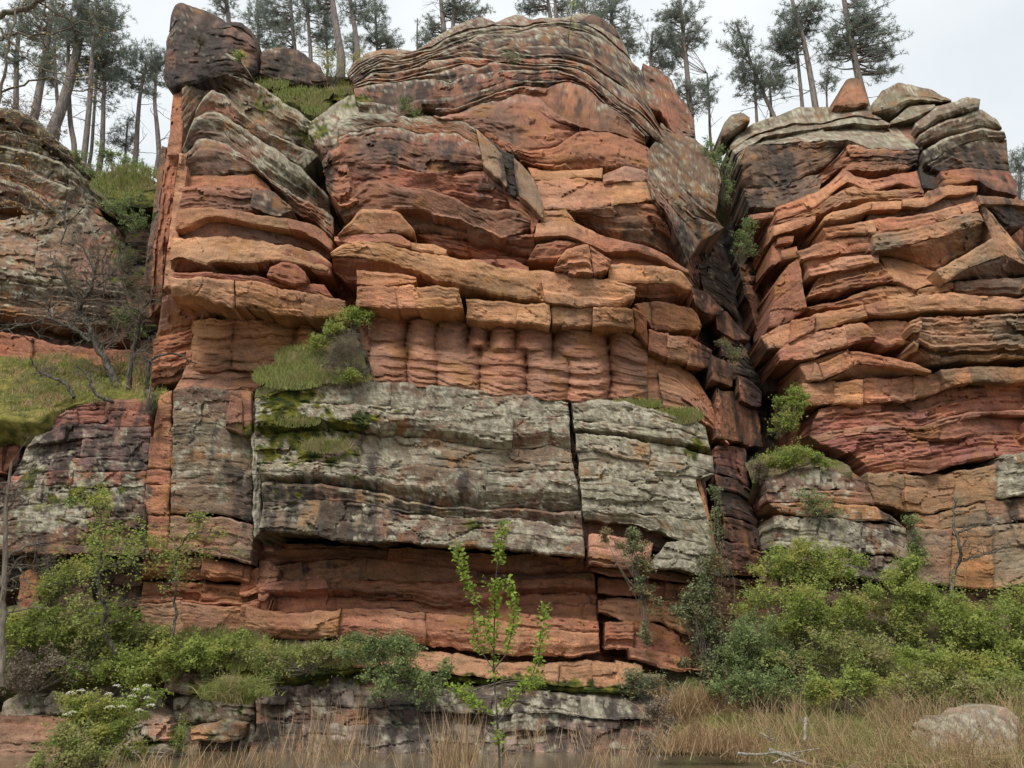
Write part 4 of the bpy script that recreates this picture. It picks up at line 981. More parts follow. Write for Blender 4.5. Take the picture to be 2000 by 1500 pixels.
for T, B, o_, c in (('6,1372 40,1350 78,1362', '0,1398 40,1405 80,1395', -.3, 'grey'), ('84,1368 105,1348 134,1362', '82,1396 110,1398 136,1392', -.3, 'grey'), ('320,1322 360,1304 405,1318', '318,1352 360,1356 402,1350', -.1, 'pink'), ('405,1330 425,1318 438,1332', '402,1352 438,1352', 0, 'pink'),
                    ('250,1400 290,1385 335,1398', '228,1450 280,1455 336,1445', -.25, 'pink'), ('225,1450 270,1440 330,1448', '215,1500 280,1500 340,1495', -.35, 'pink'), ('372,1418 430,1408 470,1420', '375,1445 430,1450 470,1444', -.3, 'orange'), ('130,1330 220,1325 320,1335', '130,1400 220,1400 320,1395', .3, 'brown'),
                    ('340,1360 430,1355 500,1360', '335,1410 430,1412 500,1410', .1, 'brown'), ('200,1400 350,1395 500,1400', '200,1500 350,1490 500,1480', .45, 'dark')):
    rock(ba, T, B, D_BASE, o=o_, color=c, color2='grey', style='crust', lich=.45, moss=.3, name='rock_block', rr=.2, back=1.2)
rock(ba, '-40,1402 20,1400 60,1398 135,1406', '-40,1540 20,1540 145,1540', D_BASE, o=-.45, color='pink', color2='brown', style='smooth', prof='under', d=-.5, name='rock_slab')

# ---- the cliff goes on beyond both sides of the frame
D_EAST = Field([(1990, 540, 22.7), (1990, 1200, 21.4), (2500, 540, 23.5), (2500, 1200, 21.8), (2200, 800, 22.6)])
er = core('cliff_right_end', '1990,600 2200,590 2480,560', '1990,1360 2200,1360 2480,1360', D_EAST, 1.2, 'red')
STEP = 7.0
stack(er, D_EAST, ['2004,545 2150,535 2300,520 2480,500', '2004,608 2150,600 2300,596 2480,580', '2004,700 2150,700 2300,690 2480,680', '2004,748 2150,742 2300,745 2480,740', '2004,800 2150,798 2300,806 2480,800', '2004,890 2150,884 2300,888 2480,880', '2004,966 2150,960 2300,955 2480,950', '2004,1136 2150,1140 2300,1130 2480,1130', '2004,1350 2150,1350 2300,1350 2480,1350'],
      [dict(color='orange', color2='olive', o=-.2), dict(color='orange', o=-.4, splits=(2210,)), dict(color='red', o=-.1), dict(color='maroon', o=.1), dict(color='maroon', o=.0), dict(color='olive', o=-.1, splits=(2130, 2330)), dict(color='rust', color2='olive', o=-.15, splits=(2200,)), dict(color='brown', o=.1)], style='lam', back=2)
rock(er, '2004,400 2100,430 2300,450 2480,460', '2004,545 2150,537 2300,522 2480,502', Field([(2000, 400, 25.5), (2000, 545, 23), (2480, 460, 26), (2480, 500, 24)]), color='brown', style='lam', prof='back', d=1.0, back=4)
D_WEST = Field([(0, 220, 29), (-450, 180, 29), (0, 700, 26), (-450, 700, 26), (0, 830, 22), (-450, 830, 22), (0, 1300, 21), (-450, 1300, 21)])
ew = core('cliff_left_end', '-450,220 -200,215 -35,235', '-450,1500 -200,1500 -35,1500', D_WEST, 1.2, 'brown')
stack(ew, D_WEST, ['-450,170 -250,185 -30,210', '-450,300 -250,310 -30,330', '-450,430 -250,440 -30,430', '-450,560 -250,565 -30,560', '-450,700 -250,705 -30,705'], [dict(o=.3), dict(o=0), dict(o=-.2), dict(o=-.3)], color='brown', color2='pink', style='lam', lich=.25, back=2.5)
stack(ew, D_WEST, ['-450,830 -250,826 -30,822', '-450,930 -250,926 -30,926', '-450,1080 -250,1085 -30,1085', '-450,1250 -250,1250 -30,1250', '-450,1520 -250,1520 -30,1520'], [dict(o=.1, color='maroon'), dict(o=-.2), dict(o=.2), dict(o=-.6)], color='brown', style='crust', lich=.25, back=2.5)
STEP = 3.2

# ---- loose boulders (things of their own)
def boulder(label, base, pieces, field, **kw):
    Y = float(field(*base)) + kw.pop('o', 0)
    e = empty('boulder', at(base[0], base[1], Y))
    tag(e, label, 'boulder')
    for T, B, o_, extra in pieces:
        a = dict(color='brown', style='smooth', back=2.0, name='rock_face', rr=.25); a.update(kw); a.update(extra)
        ob = rock(None, T, B, field, o=o_, **a)
        adopt(e, ob)
    return e
boulder('big dark caprock boulder leaning over the top of the left rock fin', (410, 160), [
    ('327,70 345,41 375,43 405,53 430,51 455,51 482,64 502,84', '320,150 336,174 380,166 430,151 500,147', -.3, dict(prof='bulge', d=.5)), ('331,60 334,28 342,10 354,5 368,11 400,19 424,32 452,49', '331,62 345,42 375,44 405,54 430,52 452,52', -.15, dict(prof='back', d=.4)),
    ('446,47 472,44 490,58 505,82', '452,62 482,82 496,102 504,147', .3, dict(prof='bulge', d=.4))], D_FIN, color2='dark', lich=.05, stain=.45)
boulder('dark square boulder beside the caprock under the pines', (570, 165), [('511,97 550,92 580,96 602,111 625,130', '506,150 540,161 575,170 612,172 645,166', .0, dict(prof='bulge', d=.4, lip=.3))], D_FIN, color2='dark', stain=.3)
boulder('wedge shaped loose block resting on the long orange slab', (1135, 532), [('1088,510 1104,485 1124,479 1150,479 1152,500', '1084,527 1110,532 1132,535 1160,534', -.75, dict(prof='lip', d=.15)), ('1151,479 1164,490 1193,509', '1161,534 1173,533 1188,527', -.65, dict(style='block'))], D_MAIN, color='red', color2='orange', style='lam', rr=.08)
boulder('trapezoid boulder standing on the right clifftop', (1663, 206), [('1634,200 1641,180 1652,156 1668,152 1684,158 1692,180', '1630,206 1650,208 1670,207 1696,204', .2, dict(prof='back', d=.3))], D_RIGHT, color='brown', color2='red', rr=.15)
boulder('small rounded pair of rocks at the left end of the right clifftop', (1438, 266), [('1409,260 1414,242 1430,224 1451,218 1465,228', '1412,269 1430,261 1465,238', .2, dict(prof='round', d=.4, lich=.3))], D_RIGHT, color2='grey')
boulder('rounded dark boulder on top of the main buttress', (1170, 50), [('1132,40 1150,28 1166,30 1184,42 1206,62', '1136,52 1165,56 1190,66 1212,74', .6, dict(prof='round', d=.4))], D_MAIN, color2='dark', stain=.3)
D_NEAR = Field([(1800, 1400, 15.6), (2000, 1400, 15.4), (1900, 1480, 15.0), (1700, 1440, 15.4)])
boulder('pale grey boulder lying among dry grass on the right bank', (1900, 1488), [('1812,1430 1840,1406 1885,1391 1925,1377 1960,1380 1990,1402', '1816,1472 1862,1494 1930,1500 1994,1484', .0, dict(prof='back', d=.4, lich=.62, back=.7))], D_NEAR, color='grey', color2='pink', style='block')
# ------------------------------------------------------------------ ground, water, hilltop
def sheet(name, X, Y, Z, mat):
    R, C = X.shape
    ids = np.arange(R * C).reshape(R, C)
    Fq = np.stack([ids[:-1, :-1], ids[:-1, 1:], ids[1:, 1:], ids[1:, :-1]], -1).reshape(-1, 4)
    return tag(mesh_from(name, np.stack([X, Y, Z], -1), Fq, mat), kind='structure')

gx = np.concatenate([np.linspace(-160, -22, 12), np.linspace(-20, 24, 110), np.linspace(27, 160, 12)])
gy = np.concatenate([np.linspace(-120, -6, 10), np.linspace(-4, 24, 90), np.linspace(27, 220, 14)])
X, Y = np.meshgrid(gx, gy)
nz = fbm(np.stack([X * .5, Y * .5, 0 * X], -1), 3)
def ss(x, a, b):
    u = np.clip((x - a) / (b - a), 0, 1)
    return u * u * (3 - 2 * u)
near = 1 - ss(Y + .5 * nz, 8.5, 10.5)
rightb = ss(X + .25 * (Y - 17) + .5 * nz, 3.6, 6.0) * ss(Y, 11, 14)
Zg = -.9 + 1.15 * np.maximum(near, rightb) + .5 * ss(Y, 18.5, 21) * ss(X, 3.5, 6) + .10 * nz * np.maximum(near, rightb)
sheet('ground', X, Y, Zg, M_SOIL)
gx2, gy2 = np.meshgrid(np.linspace(-60, 60, 25), np.linspace(-40, 23, 25))
sheet('river_water', gx2, gy2, 0 * gx2, M_WATER)

def px_sheet(name, T, B, field, o, mat, rough=.25, n=(26, 90), back=1.5, parent=None):
    """A sloping ground sheet draped on a ledge."""
    Tq, Bq = resample(pl(T), n[1]), resample(pl(B), n[1])
    t = np.linspace(0, 1, n[0])[:, None, None]
    G = Tq[None] * (1 - t) + Bq[None] * t
    Yf = field(G[..., 0], G[..., 1]) + (o(t[..., 0]) if callable(o) else o)
    P = at(G[..., 0], G[..., 1], Yf)
    P = P + (fbm(P * .9, 4) * rough)[..., None] * np.array([0, -.6, .8])
    top = P[0] + np.array([0, back, .1]); bot = P[-1] + np.array([0, .8, -.5])
    P = np.concatenate([top[None], P, bot[None]])
    R, C = P.shape[:2]
    ids = np.arange(R * C).reshape(R, C)
    Fq = np.stack([ids[:-1, :-1], ids[1:, :-1], ids[1:, 1:], ids[:-1, 1:]], -1).reshape(-1, 4)
    o_ = mesh_from(name, P, Fq, mat, parent)
    if parent is None:
        tag(o_, kind='structure')
    return o_

D_LEDGE = Field([(0, 690, 25.5), (300, 690, 25), (0, 800, 22.2), (300, 790, 21.6), (0, 830, 22.0), (150, 745, 23.8), (330, 745, 22.6)])
px_sheet('mossy_ledge', '-460,700 -200,698 -40,695 60,700 160,712 240,705 325,735', '-460,842 -200,840 -40,838 20,828 80,826 130,800 200,786 300,780 325,772', D_LEDGE, 0, M_MOSS, .22)
px_sheet('grassy_bank', '-40,1190 80,1185 200,1195 320,1232 500,1248 620,1252 720,1262', '-40,1345 100,1335 300,1318 420,1305 520,1305 640,1300 720,1302', D_LOWR, lambda t: -.1 - .12 * t, M_SOIL, .25)
px_sheet('grassy_shelf', '500,762 540,738 600,700 640,664 680,646 704,668 716,720', '497,780 540,762 600,756 650,748 690,744 712,742 730,746', Field([(500, 760, 21.4), (600, 690, 22.2), (690, 610, 22.6), (730, 720, 21.9), (600, 755, 21.0), (740, 745, 21.1)]), 0, M_SOIL, .15)
px_sheet('gully_ledge', '1455,905 1500,885 1560,872 1620,890 1660,912', '1470,945 1510,930 1560,918 1620,915 1665,922', Field([(1460, 900, 24.0), (1660, 900, 23.0), (1470, 945, 22.8), (1660, 922, 22.2)]), 0, M_SOIL, .12)
px_sheet('shrubby_slope', '1290,1290 1380,1270 1500,1225 1650,1215 1800,1200 2060,1180 2480,1180', '1290,1462 1400,1470 1500,1478 1700,1484 1850,1490 2060,1492 2480,1492', Field([(1290, 1290, 21.2), (1500, 1225, 21.9), (2000, 1180, 21.4), (1290, 1440, 19.6), (1600, 1420, 18.6), (2000, 1420, 18.0)]), 0, M_SOIL, .3)
# ------------------------------------------------------------------ plant builders
def unit(v):
    return v / (np.linalg.norm(v, axis=-1, keepdims=True) + 1e-9)

class Tubes:
    def __init__(self):
        self.V, self.F, self.n = [], [], 0
    def add(self, P, r, sides=5):
        P = np.asarray(P, float)
        r = np.broadcast_to(np.asarray(r, float), (len(P),)) if np.ndim(r) else np.full(len(P), float(r))
        T = unit(np.gradient(P, axis=0))
        ref = np.array([.31, .87, .38]) if abs(T[0] @ np.array([.31, .87, .38])) < .9 else np.array([1., 0, 0])
        A = unit(np.cross(T, ref)); B = np.cross(T, A)
        an = np.arange(sides) * 2 * np.pi / sides
        ring = P[:, None] + r[:, None, None] * (np.cos(an)[None, :, None] * A[:, None] + np.sin(an)[None, :, None] * B[:, None])
        n = len(P)
        ids = self.n + np.arange(n * sides).reshape(n, sides)
        nx = np.roll(ids, -1, axis=1)
        self.F.append(np.stack([ids[:-1], nx[:-1], nx[1:], ids[1:]], -1).reshape(-1, 4))
        self.V.append(ring.reshape(-1, 3)); self.n += n * sides
    def build(self, name, mat, parent=None, kind=None):
        if not self.V:
            return None
        o = mesh_from(name, np.concatenate(self.V), np.concatenate(self.F), mat, None, True)
        if parent is not None:
            adopt(parent, o)
        if kind:
            o['kind'] = kind
        return o

def smooth_path(P, n):
    P = np.asarray(P, float)
    d = np.concatenate([[0], np.cumsum(np.linalg.norm(np.diff(P, axis=0), axis=1))])
    u = np.linspace(0, d[-1], n)
    q = np.stack([np.interp(u, d, P[:, k]) for k in range(3)], 1)
    for _ in range(2):
        q[1:-1] = .25 * q[:-2] + .5 * q[1:-1] + .25 * q[2:]
    return q

def tone_attr(n, per, rs, lo=0, hi=1, base=None):
    t = rs.uniform(lo, hi, n) if base is None else np.clip(base + rs.uniform(-.22, .22, n), 0, 1)
    return np.repeat(t, per)[:, None] * np.ones((1, 3))

def leaves_mesh(name, C, size, mat, rs, parent=None, tone=None, up=.35, aspect=.55, kind=None, dirs=None):
    """Pointed leaves, each a folded pair of triangles, at centres C."""
    n = len(C)
    a = unit(rs.normal(size=(n, 3)) * np.array([1, 1, .6]) + (0 if dirs is None else dirs * 1.4))
    nrm = unit(rs.normal(size=(n, 3)) + np.array([0, -.8, up * 2.6]))
    b = unit(np.cross(nrm, a))
    L = (size * rs.uniform(.65, 1.3, n))[:, None]
    W = L * aspect
    V = np.stack([C - a * L * .5, C + b * W * .5 - a * L * .05 + nrm * L * .06, C + a * L * .5, C - b * W * .5 - a * L * .05 + nrm * L * .06], 1)
    Fq = np.arange(n * 4).reshape(n, 4)
    o = mesh_from(name, V.reshape(-1, 3), Fq, mat, None, False, dict(leaf_tone=tone_attr(n, 4, rs, base=tone)))
    if parent is not None:
        adopt(parent, o)
    if kind:
        o['kind'] = kind
    return o

def blades_mesh(name, base, tip_dir, length, width, mat, rs, parent=None, tone=None, kind=None, bend=.35, thing=None):
    """Grass blades or stalks: three-point tapered strips that bend over."""
    n = len(base)
    L = np.asarray(length)[:, None]
    d = unit(tip_dir)
    side = unit(np.cross(d, np.array([.15, 1, .1]) + .3 * rs.normal(size=(n, 3))))
    out = rs.normal(size=(n, 3)) * np.array([1, 1, .15])
    m = base + d * L * .55 + out * L * .10
    tip = base + d * L + out * L * bend + np.array([0, 0, -.25]) * L * bend
    w = np.asarray(width)
    w = w[:, None] if np.ndim(w) else w
    V = np.stack([base - side * w, base + side * w, m + side * w * .7, m - side * w * .7, tip], 1)
    k = np.arange(n)[:, None] * 5
    F1 = (k + np.array([0, 1, 2])).reshape(-1, 3); F2 = (k + np.array([0, 2, 3])).reshape(-1, 3); F3 = (k + np.array([3, 2, 4])).reshape(-1, 3)
    o = mesh_from(name, V.reshape(-1, 3), np.concatenate([F1, F2, F3]), mat, None, False, dict(leaf_tone=tone_attr(n, 5, rs, base=tone)))
    if parent is not None:
        adopt(parent, o)
    if kind:
        o['kind'] = kind
    return o

def grow(T, P0, d0, L, r, rs, level, twist=.35, up=.1, kids=(3, 5), sides=4, tips=None, shrink=.55):
    """A crooked branch with side branches."""
    n = max(4, int(4 + L * 2))
    P = [np.array(P0, float)]; d = unit(np.array(d0, float)); dirs = []
    for i in range(n):
        d = unit(d + rs.normal(size=3) * twist * .5 + np.array([0, 0, up * .3]))
        P.append(P[-1] + d * L / n); dirs.append(d)
    P = np.array(P)
    T.add(P, np.linspace(r, r * .35, len(P)), sides)
    if tips is not None:
        tips.append(P[-1])
        if level <= 1:
            tips.extend(P[len(P) // 2:-1])
    if level > 0:
        for k in range(rs.integers(*kids)):
            i = rs.integers(max(1, n // 3), n)
            sd = unit(dirs[i] + 1.1 * unit(rs.normal(size=3) * np.array([1, .8, .8])))
            grow(T, P[i], sd, L * rs.uniform(.4, .7) * shrink / .55, r * .5, rs, level - 1, twist, up, kids, 3, tips, shrink)

def needle_tufts(C, rs, per=11, L=.19, w=.010, up=.5):
    n = len(C)
    cen = np.repeat(C, per, axis=0)
    d = unit(rs.normal(size=(n * per, 3)) + np.array([0, 0, up]))
    side = unit(np.cross(d, rs.normal(size=(n * per, 3))))
    l = (L * rs.uniform(.7, 1.25, n * per))[:, None]
    s0 = cen + d * l * .08
    V = np.stack([s0 - side * w, s0 + side * w, cen + d * l], 1).reshape(-1, 3)
    tone = np.clip(.45 + .35 * perlin(cen * 1.2) + rs.uniform(-.25, .25, n * per) + .25 * d[:, 2], 0, 1)
    return V, np.arange(n * per * 3).reshape(-1, 3), np.repeat(tone, 3)[:, None] * np.ones((1, 3))

def pine(label, path, Y, width, crowns, seed, group='pines along the clifftop', dens=1.0, name='pine_tree', low=()):
    """path: photo points from the foot up; crowns: (cx, cy, rx, ry) in photo units at the same distance."""
    rs = np.random.default_rng(seed)
    P = at([p[0] for p in path], [p[1] for p in path], Y)
    m = mpp(path[0][0], path[0][1], Y)
    # root it a little below the rim line it stands behind
    e = empty(name, P[0]); tag(e, label, 'pine tree', group)
    tr = Tubes()
    P = np.vstack([P[0] - np.array([0, 0, 1.2]), P])
    q = smooth_path(P, 26)
    q[:, 1] += .15 * np.sin(np.linspace(0, 3, 26) + seed)
    rad = np.linspace(width * m * .5, width * m * .24, 26)
    tr.add(q, rad, 8)
    tr.build('trunk', M_PINEBARK, e)
    br = Tubes(); T = []
    for (cx, cy, rx, ry) in crowns:
        mc = mpp(cx, cy, Y)
        c = at(cx, cy, Y)
        R = np.array([rx * mc, rx * mc * .9, ry * mc * 1.15])
        nb = int(np.clip(dens * 32 * (R[0] * R[2]) ** .5 / 1.6, 9, 90))
        for k in range(nb):
            tgt = c + unit(rs.normal(size=3)) * R * rs.uniform(.45, 1.0)
            # attach on trunk somewhat below the target
            i = int(np.argmin(np.abs(q[:, 2] - (tgt[2] - rs.uniform(.1, .6) * np.linalg.norm(tgt[:2] - c[:2])))))
            a = q[i]
            mid = .5 * (a + tgt) + rs.normal(size=3) * .12 * np.linalg.norm(tgt - a) + np.array([0, 0, -.06 * np.linalg.norm(tgt - a)])
            bp = smooth_path([a, mid, tgt], 8)
            br.add(bp, np.linspace(max(.012, rad[i] * .32), .008, 8), 4)
            L = np.linalg.norm(tgt - a)
            for s_ in range(int(3 + L * 1.6)):
                f = rs.uniform(.45, 1.0)
                b0 = bp[int(f * 7)]
                dd = unit(unit(tgt - a) * .6 + rs.normal(size=3) * .7 + np.array([0, 0, .35]))
                l2 = rs.uniform(.25, .65)
                br.add(np.array([b0, b0 + dd * l2 * .5 + rs.normal(size=3) * .03, b0 + dd * l2]), [.009, .007, .004], 3)
                for u in np.linspace(.45, 1.0, 4):
                    T.append(b0 + dd * l2 * u + rs.normal(size=3) * .05)
    for (a, b, n) in low:      # dead lower branches, from trunk height fraction a..b
        for k in range(n):
            i = int(rs.uniform(a, b) * 25)
            ang = rs.uniform(0, 6.28)
            dd = np.array([math.cos(ang), math.sin(ang) * .6, rs.uniform(-.1, .35)])
            grow(br, q[i], dd, rs.uniform(.8, 1.9), .02, rs, 1, .3, .1, (1, 3), 3)
    br.build('branches', M_PINEBARK, e, 'stuff')
    if T:
        V, Fq, tone = needle_tufts(np.array(T), rs)
        tag(adopt(e, mesh_from('crown', V, Fq, M_PINE, None, False, dict(leaf_tone=tone))), kind='stuff')
    return e

def clump_points(c, R, n, rs, k=26, spread=.30, shell=.25):
    """Leaf positions along feathery sprays that radiate from clumps in an ellipsoid; returns the spray lines too."""
    u = unit(rs.normal(size=(k, 3))) * (rs.uniform(shell, 1.0, k))[:, None]
    cl = c + u * R
    per = max(5, int(n / k / 16))
    ns = k * per
    idx = rs.integers(0, k, ns)
    out = unit((cl[idx] - c) / R + 1e-3)
    d = unit(out * .8 + rs.normal(size=(ns, 3)) * .9 + np.array([0, 0, .25]))
    L = (R.mean() * rs.uniform(.25, .75, ns) * (1 + 1.2 * (rs.uniform(0, 1, ns) > .93)))[:, None]
    s0 = cl[idx] + rs.normal(size=(ns, 3)) * R * .12
    s1 = s0 + d * L + np.array([0, 0, -.12]) * L * rs.uniform(0, 1.5, (ns, 1))
    j = rs.integers(0, ns, n)
    f = rs.uniform(.1, 1.0, n)[:, None]
    pts = s0[j] + (s1[j] - s0[j]) * f + rs.normal(size=(n, 3)) * (.035 + .05 * R.mean() * .3)
    tone = np.clip(.5 + .3 * rs.normal(size=ns), .05, .98)[j]
    return pts, cl, tone, (s0, s1)

def shrub(name, label, lobes, Y, n, leaf, mat, seed, foot=None, cat='shrub', group=None, stem_mat=None, stem_r=.014, depth=.8, k=24, spread=.26, up=.35, aspect=.55, twiggy=0):
    """lobes: (cx, cy, rx, ry[, dY]) in photo units."""
    rs = np.random.default_rng(seed)
    x0, y0, rx0, ry0 = lobes[0][:4]
    foot = foot or (x0, y0 + ry0)
    F = at(foot[0], foot[1], Y + .15)
    e = empty(name, F); tag(e, label, cat, group)
    tot = sum(l[2] * l[3] for l in lobes)
    pts, tones = [], []
    st = Tubes()
    for l in lobes:
        cx, cy, rx, ry = l[:4]; dY = l[4] if len(l) > 4 else 0
        mc = mpp(cx, cy, Y)
        c = at(cx, cy, Y + dY)
        R = np.array([rx * mc, max(.25, depth * .5 * (rx + ry) * mc), ry * mc])
        nn = max(20, int(n * rx * ry / tot))
        kk = max(6, int(k * (rx * ry / tot) ** .5))
        p, cl, t, sp = clump_points(c, R * .86, nn, rs, kk, spread)
        pts.append(p); tones.append(t)
        for a_, b_ in zip(*[s[::2] for s in sp]):
            st.add(np.array([a_, b_]), [stem_r * .45, stem_r * .15], 3)
        for q in cl:
            mid = .5 * (F + q) + rs.normal(size=3) * .10 * np.linalg.norm(q - F)
            st.add(smooth_path([F + rs.normal(size=3) * .05, mid, q], 7), np.linspace(stem_r, stem_r * .3, 7), 4)
            for j in range(twiggy):
                dd = unit(rs.normal(size=3) + np.array([0, 0, .2]))
                grow(st, q, dd, R[0] * rs.uniform(.3, .6), stem_r * .35, rs, 1, .4, .0, (2, 4), 3)
    st.build('stems', stem_mat or M_TWIG, e, 'stuff')
    if mat is not None:
        leaves_mesh('foliage', np.concatenate(pts), leaf, mat, rs, e, np.concatenate(tones), up, aspect, 'stuff')
    return e

def field_points(poly, Yf, n, rs):
    """Random base points inside a photo-space quad list [(x0,x1,y0,y1)], with depth function of (x, y)."""
    out = []
    A = np.array([(b[1] - b[0]) * (b[3] - b[2]) for b in poly], float); A /= A.sum()
    for b, a in zip(poly, A):
        m = max(1, int(n * a))
        if b[1] - b[0] > 230:
            x = rs.uniform(b[0], b[1], m)
            y = b[2] + (b[3] - b[2]) * np.clip(rs.uniform(0, 1, m) + .35 * perlin(np.stack([x / 45, 0 * x, 0 * x], 1)), -.2, 1.15)
        else:
            th, rr_ = rs.uniform(0, 6.283, m), rs.uniform(0, 1, m) ** .6 * 1.12
            x = .5 * (b[0] + b[1]) + .5 * (b[1] - b[0]) * rr_ * np.cos(th)
            y = .5 * (b[2] + b[3]) + .5 * (b[3] - b[2]) * rr_ * np.sin(th)
        out.append(at(x, y, Yf(x, y)))
    return np.concatenate(out)

def grass(name, label, poly, Yf, n, h, mat, seed, w=.006, lean=.35, kind='stuff', cat='grass', bend=.35, clump=0):
    rs = np.random.default_rng(seed)
    P = field_points(poly, Yf, n, rs)
    if clump:
        C = field_points(poly, Yf, clump, rs)
        P = C[rs.integers(0, len(C), len(P))] + rs.normal(size=P.shape) * np.array([.12, .12, .02])
    d = rs.normal(size=P.shape) * lean * np.array([1, 1, .2]) + np.array([0, -.1, 1])
    o = blades_mesh(name, P, d, h * rs.uniform(.45, 1.2, len(P)), w * rs.uniform(.7, 1.4, len(P)), mat, rs, None, None, kind, bend)
    return tag(o, label, cat)
# ------------------------------------------------------------------ hilltop behind the rim
hp = [(-30, 26, 18), (-30, 45, 24), (-18, 30, 20.0), (-12, 33, 21.5), (-8, 30, 25.5), (-3, 33, 27.5), (2, 35, 29.5), (6, 34, 29), (9, 33, 24), (12, 32, 22.5), (16, 31, 22.5), (22, 32, 22), (30, 34, 21), (0, 60, 30), (25, 60, 24), (-25, 60, 26)]
DH = Field([(a * 20, b * 20, c) for a, b, c in hp])
X, Y = np.meshgrid(np.linspace(-45, 45, 60), np.linspace(30.5, 75, 40))
Zh = DH(X * 20, Y * 20) - 30 * ss(X, 20, 34) * ss(-Y, -75, -30) - 22 * ss(X, 19, 32) + .3 * fbm(np.stack([X * .4, Y * .4, 0 * X], -1), 3) - 1.0
sheet('hilltop', X, Y, Zh, M_SOIL)

